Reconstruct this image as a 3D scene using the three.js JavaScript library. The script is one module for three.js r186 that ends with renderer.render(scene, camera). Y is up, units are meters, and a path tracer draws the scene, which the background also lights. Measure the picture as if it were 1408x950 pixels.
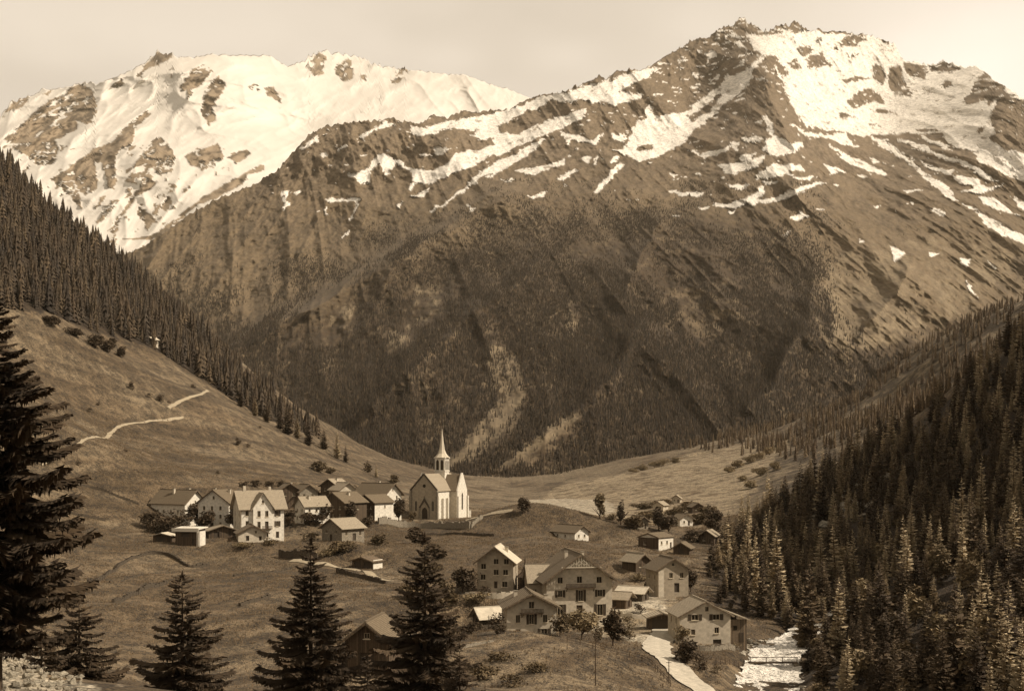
import * as THREE from 'three';
import { mergeGeometries } from 'three/addons/utils/BufferGeometryUtils.js';

// ---------------------------------------------------------------- camera, sky, sun, exposure
const FOC = 1700, HZ = 625, CX = 704, EYE = 60;          // level view camera with a raised front
const scene = new THREE.Scene();
const camera = new THREE.PerspectiveCamera(2 * Math.atan(475 / FOC) * 180 / Math.PI, 1408 / 950, 1, 30000);
camera.position.set(0, EYE, 0);
camera.setViewOffset(1408, 950, 0, 475 - HZ, 1408, 950);
camera.updateProjectionMatrix();
const renderer = new THREE.WebGLRenderer();
renderer.toneMapping = THREE.LinearToneMapping;
renderer.toneMappingExposure = 1.1;
renderer.shadowMap.enabled = true;
const SUN = new THREE.Vector3(0.73, 0.66, 0.15).normalize();
const sun = new THREE.DirectionalLight(0xffefda, 4.8);
sun.name = 'sun';
sun.position.copy(SUN).multiplyScalar(2500).add(new THREE.Vector3(0, 0, -500));
sun.target.position.set(0, 0, -500);
sun.castShadow = true;
sun.shadow.mapSize.set(4096, 4096);
Object.assign(sun.shadow.camera, { left: -1500, right: 1500, top: 1500, bottom: -1500, near: 10, far: 6000 });
scene.add(sun, sun.target);

// ---------------------------------------------------------------- noise
function rng(seed) { let a = seed >>> 0; return () => { a |= 0; a = a + 0x6D2B79F5 | 0; let t = Math.imul(a ^ a >>> 15, 1 | a); t = t + Math.imul(t ^ t >>> 7, 61 | t) ^ t; return ((t ^ t >>> 14) >>> 0) / 4294967296; }; }
function hash2(x, y, s) { let h = Math.imul(x, 374761393) + Math.imul(y, 668265263) + Math.imul(s, 2147483647 ^ 974711); h = Math.imul(h ^ h >>> 13, 1274126177); h ^= h >>> 16; return (h >>> 0) / 4294967296; }
function vn(x, y, s = 0) {
  const ix = Math.floor(x), iy = Math.floor(y), fx = x - ix, fy = y - iy;
  const u = fx * fx * fx * (fx * (fx * 6 - 15) + 10), v = fy * fy * fy * (fy * (fy * 6 - 15) + 10);
  const a = hash2(ix, iy, s), b = hash2(ix + 1, iy, s), c = hash2(ix, iy + 1, s), d = hash2(ix + 1, iy + 1, s);
  return a + (b - a) * u + (c - a) * v + (a - b - c + d) * u * v;
}
function fbm(x, y, o = 4, s = 0) { let a = 0.5, t = 0, n = 0; for (let i = 0; i < o; i++) { t += a * vn(x, y, s + i * 17); n += a; a *= 0.5; x = x * 2.03 + 7.7; y = y * 2.03 + 3.1; } return t / n; }
function ridged(x, y, o = 4, s = 0) { let a = 0.5, t = 0, n = 0; for (let i = 0; i < o; i++) { const r = 1 - Math.abs(2 * vn(x, y, s + i * 31) - 1); t += a * r * r; n += a; a *= 0.5; x = x * 2.07 + 5.2; y = y * 2.07 + 1.3; } return t / n; }
const clamp = (x, a = 0, b = 1) => Math.min(b, Math.max(a, x));
const ss = (a, b, x) => { const t = clamp((x - a) / (b - a)); return t * t * (3 - 2 * t); };
const lerp = (a, b, t) => a + (b - a) * t;
const mix3 = (a, b, t) => [lerp(a[0], b[0], t), lerp(a[1], b[1], t), lerp(a[2], b[2], t)];

// sky: pale hazy air, brighter around the sun and toward the horizon, with thin cloud
{
  const W = 1024, H = 512, data = new Float32Array(W * H * 4);
  for (let r = 0; r < H; r++) for (let c = 0; c < W; c++) {
    const up = ((r + 0.5) / H - 0.5) * Math.PI, az = ((c + 0.5) / W - 0.5) * 2 * Math.PI;
    const x = Math.cos(az) * Math.cos(up), y = Math.sin(up), z = Math.sin(az) * Math.cos(up);
    const ang = Math.acos(clamp(x * SUN.x + y * SUN.y + z * SUN.z, -1, 1));
    const glow = Math.exp(-ang / 1.0);
    const hz = Math.exp(-Math.max(0, y) / 0.38);
    let L = (0.14 + 0.71 * hz) * (1 + glow * 1.5);
    const k = 1 / (Math.abs(y) + 0.14);
    const cl = ss(0.5, 0.78, fbm(x * k * 1.1 + 11, z * k * 1.1 + 4, 5, 5));
    const bank = Math.exp(-(((Math.atan2(x, -z) - 0.34) / 0.2) ** 2) - (((up - 0.3) / 0.1) ** 2));   // bright cloud bank behind the peaks on the right
    L *= 1 + 0.26 * cl + 0.32 * bank * (0.6 + 0.8 * fbm(x * 9, y * 14 + 3, 4, 6));
    if (y < 0) L *= Math.exp(y * 3);
    const i = (r * W + c) * 4;
    const t = clamp(L * 0.8);
    data[i] = L * 1.12; data[i + 1] = L * lerp(0.92, 1.02, t); data[i + 2] = L * lerp(0.68, 0.9, t); data[i + 3] = 1;
  }
  const tex = new THREE.DataTexture(data, W, H, THREE.RGBAFormat, THREE.FloatType);
  tex.mapping = THREE.EquirectangularReflectionMapping; tex.magFilter = THREE.LinearFilter; tex.needsUpdate = true;
  scene.background = tex; scene.environment = tex;
}
scene.fog = new THREE.FogExp2(new THREE.Color().setRGB(0.95, 0.86, 0.68), 0.00002);

// ---------------------------------------------------------------- helpers
// a sighting: bearing and height read on a plate 1408 x 950 with a lens of 1700, and the distance in metres
const P = (px, py, d) => new THREE.Vector3((px - CX) / FOC * d, EYE - (py - HZ) / FOC * d, -d);
const names = {};
function numbered(n) { const k = names[n] = (names[n] ?? -1) + 1; return k ? n + '_' + String(k).padStart(3, '0') : n; }
function tag(o, label, category, group) { o.userData.label = label; o.userData.category = category; if (group) o.userData.group = group; return o; }
function mesh(name, geo, mat, parent) { const m = new THREE.Mesh(geo, mat); m.name = parent && parent !== scene ? name : numbered(name); m.castShadow = m.receiveShadow = true; (parent ?? scene).add(m); return m; }
function thing(name, label, category, pos, yaw = 0, group) { const g = new THREE.Group(); g.name = numbered(name); g.position.copy(pos); g.rotation.y = yaw; scene.add(g); tag(g, label, category, group); return g; }
function struct(name, geo, mat) { const m = mesh(name, geo, mat); m.userData.kind = 'structure'; return m; }
function copyOf(proto, name) { const c = proto.clone(); c.name = numbered(name); scene.add(c); return c; }
const lin = (r, g, b) => new THREE.Color().setRGB(r, g, b);
function bx(w, h, d, x = 0, y = 0, z = 0, ry = 0, rz = 0, rx = 0) { const g = new THREE.BoxGeometry(w, h, d); g.rotateX(rx); g.rotateZ(rz); g.rotateY(ry); g.translate(x, y, z); return g; }
const merge = (list) => mergeGeometries(list.map((g) => { const q = g.index ? g.toNonIndexed() : g; for (const k of Object.keys(q.attributes)) if (!['position', 'normal', 'uv'].includes(k)) q.deleteAttribute(k); return q; }));
function inPoly(poly, x, y) { let c = false; for (let i = 0, j = poly.length - 1; i < poly.length; j = i++) { const a = poly[i], b = poly[j]; if ((a[1] > y) !== (b[1] > y) && x < (b[0] - a[0]) * (y - a[1]) / (b[1] - a[1]) + a[0]) c = !c; } return c; }
const curve = (pts, x) => { if (x <= pts[0][0]) return pts[0][1]; for (let i = 1; i < pts.length; i++) if (x <= pts[i][0]) { const [x0, y0] = pts[i - 1], [x1, y1] = pts[i]; return lerp(y0, y1, (x - x0) / (x1 - x0)); } return pts[pts.length - 1][1]; };
function tps(pts, smooth) {           // thin-plate spline through [x, y, value]
  const n = pts.length, N = n + 3, A = Array.from({ length: N }, () => new Float64Array(N + 1));
  const U = (r2) => r2 < 1e-12 ? 0 : r2 * Math.log(r2) * 0.5;
  for (let i = 0; i < n; i++) {
    for (let j = 0; j < n; j++) A[i][j] = U((pts[i][0] - pts[j][0]) ** 2 + (pts[i][1] - pts[j][1]) ** 2);
    A[i][i] += smooth; A[i][n] = A[n][i] = 1; A[i][n + 1] = A[n + 1][i] = pts[i][0]; A[i][n + 2] = A[n + 2][i] = pts[i][1]; A[i][N] = pts[i][2];
  }
  for (let c = 0; c < N; c++) {
    let p = c; for (let r = c + 1; r < N; r++) if (Math.abs(A[r][c]) > Math.abs(A[p][c])) p = r;
    [A[c], A[p]] = [A[p], A[c]];
    for (let r = c + 1; r < N; r++) { const f = A[r][c] / A[c][c]; if (f) for (let k = c; k <= N; k++) A[r][k] -= f * A[c][k]; }
  }
  const w = new Float64Array(N);
  for (let r = N - 1; r >= 0; r--) { let s = A[r][N]; for (let k = r + 1; k < N; k++) s -= A[r][k] * w[k]; w[r] = s / A[r][r]; }
  return (x, y) => { let s = w[n] + w[n + 1] * x + w[n + 2] * y; for (let i = 0; i < n; i++) { const dx = x - pts[i][0], dy = y - pts[i][1]; s += w[i] * U(dx * dx + dy * dy); } return s; };
}
function dataTex(n, fn, srgb = true) {
  const d = new Uint8Array(n * n * 4);
  for (let y = 0; y < n; y++) for (let x = 0; x < n; x++) { const v = fn(x / n, y / n, x, y), i = (y * n + x) * 4; for (let k = 0; k < 3; k++) d[i + k] = clamp(Array.isArray(v) ? v[k] : v) * 255; d[i + 3] = 255; }
  const t = new THREE.DataTexture(d, n, n); t.magFilter = THREE.LinearFilter; t.minFilter = THREE.LinearMipmapLinearFilter; t.generateMipmaps = true;
  t.wrapS = t.wrapT = THREE.RepeatWrapping; if (srgb) t.colorSpace = THREE.SRGBColorSpace; t.needsUpdate = true; return t;
}
const tile = (n, x, y, f, s) => { // tileable value noise with f cells a side
  const X = x * f, Y = y * f, ix = Math.floor(X), iy = Math.floor(Y), fx = X - ix, fy = Y - iy, u = fx * fx * (3 - 2 * fx), v = fy * fy * (3 - 2 * fy), m = (q) => ((q % f) + f) % f;
  const a = hash2(m(ix), m(iy), s), b = hash2(m(ix + 1), m(iy), s), c = hash2(m(ix), m(iy + 1), s), d = hash2(m(ix + 1), m(iy + 1), s);
  return a + (b - a) * u + (c - a) * v + (a - b - c + d) * u * v;
};

// ---------------------------------------------------------------- ground materials
const grainTex = dataTex(512, (x, y) => { const v = 0.34 * tile(0, x, y, 128, 1) + 0.28 * tile(0, x, y, 64, 2) + 0.2 * tile(0, x, y, 24, 3) + 0.18 * tile(0, x, y, 8, 4); return clamp(0.84 + (v - 0.5) * 1.5, 0.3, 1); });
const grainBump = dataTex(512, (x, y) => 0.5 * tile(0, x, y, 128, 11) + 0.3 * tile(0, x, y, 50, 12) + 0.2 * tile(0, x, y, 16, 13), false);
const groundMat = new THREE.MeshStandardMaterial({ vertexColors: true, roughness: 1, map: grainTex, bumpMap: grainBump, bumpScale: 0.35 });

// ---------------------------------------------------------------- where the buildings stand (sighting of the front foot), used by ground and builders
// px, py, distance
const SPOT = {
  church: [583, 714, 497], sacristy: [642, 713, 515], whiteHotel: [361, 745, 405], shadedHouse: [293, 728, 428], longHouse: [268, 723, 447],
  rowHouse: [412, 720, 432], darkHouse: [458, 717, 445], smallHouse: [456, 744, 388], sideHouse: [503, 716, 460], gableHouse: [540, 716, 480], tinyHouse: [488, 690, 505],
  barn: [347, 746, 393], annex: [306, 740, 400], hut: [256, 751, 385], leanHut: [222, 746, 392], hayShed: [498, 782, 368],
  threeStorey: [681, 813, 300], hotel: [797, 852, 288], villa: [731, 880, 262], pavilion: [722, 813, 303], moundHouse: [800, 746, 430], farmT: [892, 755, 420], farmU: [937, 763, 410],
  towerHouse: [926, 821, 320], millHouse: [970, 886, 260], darkShed: [911, 866, 275], roofA: [865, 836, 298], roofB: [888, 826, 310], terraceShed: [656, 864, 278], foreBarn: [504, 925, 168],
};
// ---------------------------------------------------------------- the ground: sightings first, then plain coordinates (x, z, height)
const G = [
  [20, 945, 68], [60, 940, 76], [110, 950, 88],
  [200, 940, 185], [330, 938, 195], [450, 940, 195], [560, 945, 190], [130, 905, 190], [60, 865, 218], [10, 830, 235], [60, 800, 290], [150, 765, 360], [60, 722, 395], [60, 665, 435], [0, 680, 400], [-60, 720, 340], [-60, 640, 420],
  [200, 850, 255], [300, 850, 255], [300, 800, 320], [300, 768, 375], [230, 765, 380], [400, 765, 395], [400, 802, 328], [400, 862, 248], [470, 850, 255], [480, 800, 330], [520, 790, 345], [560, 745, 425], [560, 850, 260], [600, 860, 255],
  [600, 738, 450], [600, 724, 478], [560, 718, 485], [640, 722, 480], [690, 713, 478], [720, 707, 478], [760, 711, 455], [700, 765, 375], [700, 735, 425], [780, 742, 415], [850, 772, 358], [640, 780, 360], [600, 790, 345], [620, 830, 290], [560, 800, 330],
  [750, 880, 228], [690, 883, 226], [650, 905, 205], [760, 955, 172], [680, 955, 180], [840, 900, 212], [850, 950, 180], [900, 950, 192], [640, 955, 185],
  [908, 888, 255], [905, 922, 228], [960, 952, 205], [1000, 905, 246], [1010, 940, 222], [1040, 905, 252],
  [1060, 882, 272], [1060, 915, 252], [1060, 948, 232], [1070, 1010, 200], [1110, 868, 292], [1010, 888, 268],
  [850, 795, 338], [960, 800, 335], [870, 790, 350], [1000, 770, 395], [760, 693, 760], [860, 701, 690], [950, 716, 590], [990, 745, 450], [820, 690, 860], [900, 662, 1020], [750, 674, 1100], [1000, 625, 1280], [1080, 600, 1320], [700, 672, 1220], [640, 680, 1000],
  [940, 690, 760], [1020, 682, 760], [1060, 640, 980], [1000, 652, 970], [940, 638, 1170], [820, 658, 1150], [740, 671, 1300], [800, 660, 1320], [860, 646, 1340], [940, 624, 1380], [1000, 612, 1400], [1060, 600, 1400],
  // left meadow, its nose, and the wooded ridge above
  [250, 605, 590], [150, 605, 535], [100, 605, 475], [280, 542, 680], [180, 492, 690], [60, 432, 640], [200, 474, 740], [20, 520, 520], [330, 640, 560], [400, 650, 590], [300, 668, 490], [200, 680, 460], [120, 690, 430], [420, 600, 760], [350, 575, 740], [500, 652, 690], [480, 640, 780], [560, 672, 720], [440, 690, 520], [520, 690, 540], [600, 686, 640], [660, 690, 620],
  [0, 222, 1000], [100, 310, 1050], [170, 364, 1100], [280, 458, 1150], [400, 574, 1120], [480, 612, 1060], [560, 645, 1000], [620, 668, 950], [-100, 130, 960], [40, 330, 830], [140, 410, 880], [240, 480, 930], [330, 548, 930], [-60, 330, 720], [-80, 440, 560], [-120, 560, 430],
  // dark slope on the right, and the lighter spur behind it
  [1408, 466, 520], [1350, 508, 540], [1280, 568, 560], [1200, 614, 570], [1130, 658, 580], [1060, 697, 560], [1010, 716, 500], [1400, 950, 150], [1400, 855, 205], [1300, 955, 172], [1250, 810, 285], [1200, 905, 245], [1110, 955, 215], [1380, 720, 320], [1400, 620, 410], [1200, 700, 440], [1100, 760, 420], [1120, 830, 330], [1050, 790, 370], [1300, 690, 400],
  [1408, 525, 720], [1408, 505, 880], [1300, 565, 860], [1200, 605, 850], [1120, 640, 830], [1408, 408, 1300], [1250, 494, 1350], [1150, 572, 1350], [1310, 478, 1200], [1200, 562, 1150], [1100, 612, 1150], [1460, 372, 1300],
].map((q) => { const v = P(...q); return [v.x, v.z, v.y]; });
for (const k in SPOT) { const v = P(...SPOT[k]); G.push([v.x, v.z, v.y]); }
G.push([0, 0, 57], [0, 50, 78], [-100, 40, 84], [100, 30, 72], [-60, -30, 54], [60, -40, 47], [-90, -60, 56], [-35, -100, 37], [-29, -118, 34], [-21, -135, 31], [-9, -135, 30], [20, -120, 32], [50, -130, 30], [40, -80, 40],
  [150, -50, 75], [250, -100, 135], [300, -250, 205], [390, -300, 318], [390, -500, 285], [300, -420, 205], [260, -300, 135], [390, -150, 255], [480, -300, 345], [480, -600, 240], [330, -640, 175], [700, -300, 330], [700, -700, 250], [500, -900, 190], [760, -1300, 230], [640, -1540, 130], [450, -1540, 110], [300, -1540, 85],
  [-300, -100, 130], [-320, -300, 190], [-500, -600, 380], [-700, -300, 480], [-700, -900, 520], [-500, -1200, 330], [-414, -1350, 255], [-300, -1450, 130], [-100, -1500, 45], [120, -1540, 52], [-800, -1500, 400]);
const GX0 = -900, GX1 = 900, GZ0 = -1560, GZ1 = 90, GS = 5, GNX = Math.round((GX1 - GX0) / GS) + 1, GNZ = Math.round((GZ1 - GZ0) / GS) + 1;
const gridE = new Float32Array(GNX * GNZ);
{
  const f = tps(G.map(([x, z, e]) => [x / 100, z / 100, e]), 0.02);
  for (let j = 0; j < GNZ; j++) for (let i = 0; i < GNX; i++) gridE[j * GNX + i] = f((GX0 + i * GS) / 100, (GZ0 + j * GS) / 100);
}
function smoothE(x, z) {
  const u = clamp((x - GX0) / GS, 0, GNX - 1.001), v = clamp((z - GZ0) / GS, 0, GNZ - 1.001), i = Math.floor(u), j = Math.floor(v), a = u - i, b = v - j, k = j * GNX + i;
  return lerp(lerp(gridE[k], gridE[k + 1], a), lerp(gridE[k + GNX], gridE[k + GNX + 1], a), b);
}
const RIVER = [[1150, 856, 312], [1090, 878, 276], [1064, 900, 258], [1060, 925, 244], [1056, 950, 230], [1050, 1000, 205], [1040, 1080, 175], [1060, 1200, 140]].map((q) => P(...q));
function nearLine(line, x, z) { let best = 1e9; for (let i = 1; i < line.length; i++) { const a = line[i - 1], b = line[i], dx = b.x - a.x, dz = b.z - a.z, t = clamp(((x - a.x) * dx + (z - a.z) * dz) / (dx * dx + dz * dz)); best = Math.min(best, Math.hypot(x - a.x - dx * t, z - a.z - dz * t)); } return best; }
const bumps = [[...P(735, 710, 462).toArray(), 26, 14, 3.6], [...P(690, 712, 470).toArray(), 18, 12, 2.2], [...P(745, 880, 226).toArray(), 12, 9, 0.5], [...P(840, 900, 212).toArray(), 9, 7, 1.2], [...P(230, 770, 370).toArray(), 14, 7, 1.8], [...P(180, 820, 300).toArray(), 12, 6, 1.5], [...P(500, 795, 340).toArray(), 12, 5, 1.6], [...P(340, 830, 290).toArray(), 14, 6, 1.4]];
const flats = [];                                    // [x, z, radius, height]: level places under buildings
function elev(x, z) {
  const d = -z;
  const base = smoothE(x, z);
  let e = base + (fbm(x / 34 + z / 60, base / 2.4, 3, 47) - 0.5) * 1.5 * ss(38, 52, base) * ss(820, 700, d) * ss(60, -40, x) + (fbm(x / 26, z / 26, 3, 40) - 0.5) * (2.6 + 1.6 * ss(150, 220, d) * ss(430, 330, d)) + (fbm(x / 6, z / 6, 2, 60) - 0.5) * 0.55;
  if (d > 620) e += (fbm(x / 90, z / 90, 4, 70) - 0.5) * 22 * ss(620, 900, d) * ss(40, 90, e);
  if (d > 150 && d < 560) for (const [bx0, , bz0, rx, rz, h] of bumps) e += h * Math.exp(-(((x - bx0) / rx) ** 2) - ((z - bz0) / rz) ** 2);
  for (const [fx, fz, r, h] of flats) { const q = Math.hypot(x - fx, z - fz); if (q < r * 1.8) e = lerp(h, e, ss(r * 0.8, r * 1.8, q)); }
  if (d > 120 && d < 330 && x > 20 && x < 110) e -= 1.5 * ss(9.5, 5.5, nearLine(RIVER, x, z));
  return e;
}
for (const k in SPOT) { const v = P(...SPOT[k]); if (!['church', 'sacristy'].includes(k)) flats.push([v.x, v.z, k === 'hut' ? 4 : 7, v.y]); }
{ const v = P(...SPOT.church); flats.push([v.x + 4, v.z - 10, 15, v.y]); }
function hit(px, py, dMin = 30) {                    // where a sight line meets the ground
  let best = null, gap = 1e9;
  for (let d = dMin; d < 1540; d *= 1.004) { const v = P(px, py, d), g = v.y - elev(v.x, v.z); if (g < 0) return v.setY(elev(v.x, v.z)); if (g / d < gap) { gap = g / d; best = v; } }
  return best.setY(elev(best.x, best.z));
}
const area = (pts, dMin) => pts.map(([px, py]) => { const v = hit(px, py, dMin); return [v.x, v.z]; });
// what covers the ground, as outlines in plan
const leftWood = area([[-160, 200], [-60, 190], [0, 228], [100, 314], [170, 368], [280, 462], [400, 578], [440, 602], [400, 588], [350, 571], [300, 537], [260, 512], [190, 474], [150, 462], [100, 446], [30, 428], [-60, 420], [-160, 420]], 300);
const rightWood = area([[1480, 440], [1408, 470], [1350, 512], [1280, 572], [1200, 618], [1130, 662], [1070, 700], [1015, 722], [990, 748], [972, 790], [985, 830], [1040, 850], [1100, 872], [1105, 930], [1100, 990], [1560, 1000], [1560, 440]], 110);
const spurWood = area([[1470, 345], [1408, 385], [1320, 445], [1250, 496], [1150, 576], [1085, 606], [1040, 665], [1060, 690], [1130, 650], [1200, 605], [1300, 545], [1470, 430]], 590);
const gravelBar = area([[715, 689], [760, 685], [830, 688], [850, 700], [830, 709], [790, 704], [740, 702]], 500);
const riverPoly = [[1035, 878], [1062, 880], [1094, 892], [1092, 910], [1096, 950], [1090, 990], [1015, 990], [1022, 950], [1038, 925], [1034, 905], [1018, 890]];
const mound = area([[640, 728], [665, 712], [720, 706], [770, 712], [810, 730], [850, 760], [830, 790], [760, 770], [700, 790], [600, 790], [540, 770], [560, 735]], 250);
const plain = area([[715, 690], [760, 672], [940, 625], [1090, 596], [1060, 640], [1020, 690], [960, 740], [880, 735], [830, 712]], 480);
const scree = area([[-20, 872], [30, 884], [70, 900], [112, 935], [112, 960], [-30, 965]], 45);
const yard = area([[800, 870], [850, 830], [850, 810], [890, 800], [930, 815], [930, 880], [900, 890], [860, 880]], 150);
const rocky = area([[1230, 640], [1130, 690], [1110, 730], [1160, 720], [1240, 690]], 200);
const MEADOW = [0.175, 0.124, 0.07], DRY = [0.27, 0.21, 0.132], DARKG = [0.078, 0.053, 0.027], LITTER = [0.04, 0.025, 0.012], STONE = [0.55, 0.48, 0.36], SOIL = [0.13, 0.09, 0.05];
function coverColour(x, z, e) {
  const d = -z, n1 = fbm(x / 38, z / 38, 4, 3), n2 = fbm(x / 7, z / 7, 3, 9), n3 = fbm(x / 2.1, z / 2.1, 2, 13);
  // hay strips lie along the slope of the left meadow
  const st = fbm((x * 0.55 - z * 0.84) / 60, (x * 0.84 + z * 0.55) / 5, 4, 21);
  let c = mix3(MEADOW, DRY, ss(0.45, 0.75, n1 * 0.6 + n2 * 0.4) * 0.7);
  c = mix3(c, DARKG, ss(0.48, 0.66, st) * 0.85);
  c = mix3(c, DRY, ss(0.55, 0.4, st) * ss(0.45, 0.65, fbm(x / 60, z / 60, 2, 31)) * 0.5);
  c = mix3(c, DARKG, ss(0.55, 0.68, n2 * 0.6 + n3 * 0.4) * 0.7);
  c = mix3(c, DARKG, ss(0.5, 0.62, fbm(x / 17, z / 8, 3, 33)) * 0.5);
  if (d > 560 && x > -60 && e < 80) c = mix3(c, DRY, 0.6 * ss(0.35, 0.6, n1));
  if (inPoly(mound, x, z)) c = mix3(c, mix3(DARKG, MEADOW, n3), 0.75);
  if (inPoly(plain, x, z)) c = mix3(c, mix3([0.42, 0.335, 0.215], MEADOW, ss(0.45, 0.75, n2)), 0.8);
  const w = [x + (n2 - 0.5) * 12, z + (n3 - 0.5) * 14];
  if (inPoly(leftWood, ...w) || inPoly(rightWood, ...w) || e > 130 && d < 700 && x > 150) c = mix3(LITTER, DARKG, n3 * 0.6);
  else if (inPoly(spurWood, ...w)) c = mix3(DARKG, DRY, ss(0.4, 0.75, n2));
  if (inPoly(gravelBar, ...w)) c = mix3(STONE, DRY, n3 * 0.6);
  if (inPoly(scree, ...w)) c = mix3(STONE, SOIL, ss(0.4, 0.7, n3) * 0.7);
  if (inPoly(yard, ...w)) c = mix3(DRY, STONE, ss(0.35, 0.65, n2));
  if (inPoly(rocky, ...w)) c = mix3(LITTER, STONE, ss(0.55, 0.7, n3) * 0.6);
  if (d < 60) c = mix3(SOIL, DARKG, n2);
  return c;
}
const ringsU = []; for (let i = -70; i <= 70; i += 2) { const s = Math.sign(i), a = Math.abs(i); if (a > 0) ringsU.push(s * (1 + (a / 70) * 5)); } for (let i = -250; i <= 250; i++) ringsU.push(i / 250); ringsU.sort((a, b) => a - b);
const ringsD = []; for (let d = -80; d < 1545; d += Math.max(d < 130 ? 1.6 : 1, Math.abs(d) * 0.005)) ringsD.push(d);
{
  const nu = ringsU.length, nd = ringsD.length, pos = new Float32Array(nu * nd * 3), col = new Float32Array(nu * nd * 3), uv = new Float32Array(nu * nd * 2), idx = [];
  const rw = area(riverPoly, 100);
  for (let j = 0; j < nd; j++) for (let i = 0; i < nu; i++) {
    const k = j * nu + i, d = ringsD[j], x = clamp(ringsU[i] * (0.43 * Math.max(d, 0) + 40), -890, 890), z = -d, e = elev(x, z);
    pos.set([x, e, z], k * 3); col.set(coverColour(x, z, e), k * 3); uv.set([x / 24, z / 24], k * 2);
    if (i && j) { const a = k - nu - 1, b = k - nu, c = k - 1; idx.push(a, b, c, b, k, c); }
  }
  const g = new THREE.BufferGeometry(); g.setAttribute('position', new THREE.BufferAttribute(pos, 3)); g.setAttribute('color', new THREE.BufferAttribute(col, 3)); g.setAttribute('uv', new THREE.BufferAttribute(uv, 2)); g.setIndex(idx); g.computeVertexNormals();
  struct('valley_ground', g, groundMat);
}
// ---------------------------------------------------------------- mountains, lofted between foot and skyline
function loft({ name, sky, px0, px1, nx, foot, ny, depth, colour, relief, mat, uvm, jag }) {
  const extra = 7, rows = ny + 1 + extra, pos = new Float32Array((nx + 1) * rows * 3), col = new Float32Array((nx + 1) * rows * 3), uv = new Float32Array((nx + 1) * rows * 2), idx = [];
  const cells = [];
  for (let i = 0; i <= nx; i++) {
    const px = lerp(px0, px1, i / nx), top = curve(sky, px) + (fbm(px / 5, 3.3, 3, 90) - 0.5) * 5 - (ridged(px / 7, 1.7, 3, 91) - 0.45) * (jag ? jag(px) : 0);
    for (let j = 0; j < rows; j++) {
      const k = j * (nx + 1) + i;
      let v, c;
      if (j <= ny) {
        const py = lerp(foot, top, j / ny), d0 = depth(px, py), q = P(px, py, d0);
        c = colour(px, py, q);
        v = P(px, py, d0 + relief(px, py, q, c[3] ?? 0));
        cells.push([px, py]);
      } else {
        const s = j - ny, d0 = depth(px, top), q = P(px, top, d0); c = colour(px, top, q);
        v = q.clone(); const r = P(px, top, d0 + relief(px, top, q, c[3] ?? 0)); v.copy(r); v.z -= 140 * s; v.x *= 1; v.y -= 110 * s + 25 * s * fbm(px / 30, s, 2, 8);
      }
      pos.set([v.x, v.y, v.z], k * 3); col.set(c.slice(0, 3), k * 3); uv.set([v.x / uvm, v.y / uvm], k * 2);
      if (i && j) { const a = k - nx - 2, b = k - nx - 1, e = k - 1; idx.push(a, b, e, b, k, e); }
    }
  }
  const g = new THREE.BufferGeometry(); g.setAttribute('position', new THREE.BufferAttribute(pos, 3)); g.setAttribute('color', new THREE.BufferAttribute(col, 3)); g.setAttribute('uv', new THREE.BufferAttribute(uv, 2)); g.setIndex(idx); g.computeVertexNormals();
  struct(name, g, mat);
  return { at: (fi, fj) => { const i = clamp(Math.floor(fi), 0, nx - 1), j = clamp(Math.floor(fj), 0, ny - 1), a = fi - i, b = fj - j, o = (q, r) => (r * (nx + 1) + q) * 3, L = (t) => lerp(lerp(pos[o(i, j) + t], pos[o(i + 1, j) + t], a), lerp(pos[o(i, j + 1) + t], pos[o(i + 1, j + 1) + t], a), b); return new THREE.Vector3(L(0), L(1), L(2)); }, nx, ny, px0, px1, foot, sky };
}
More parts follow.
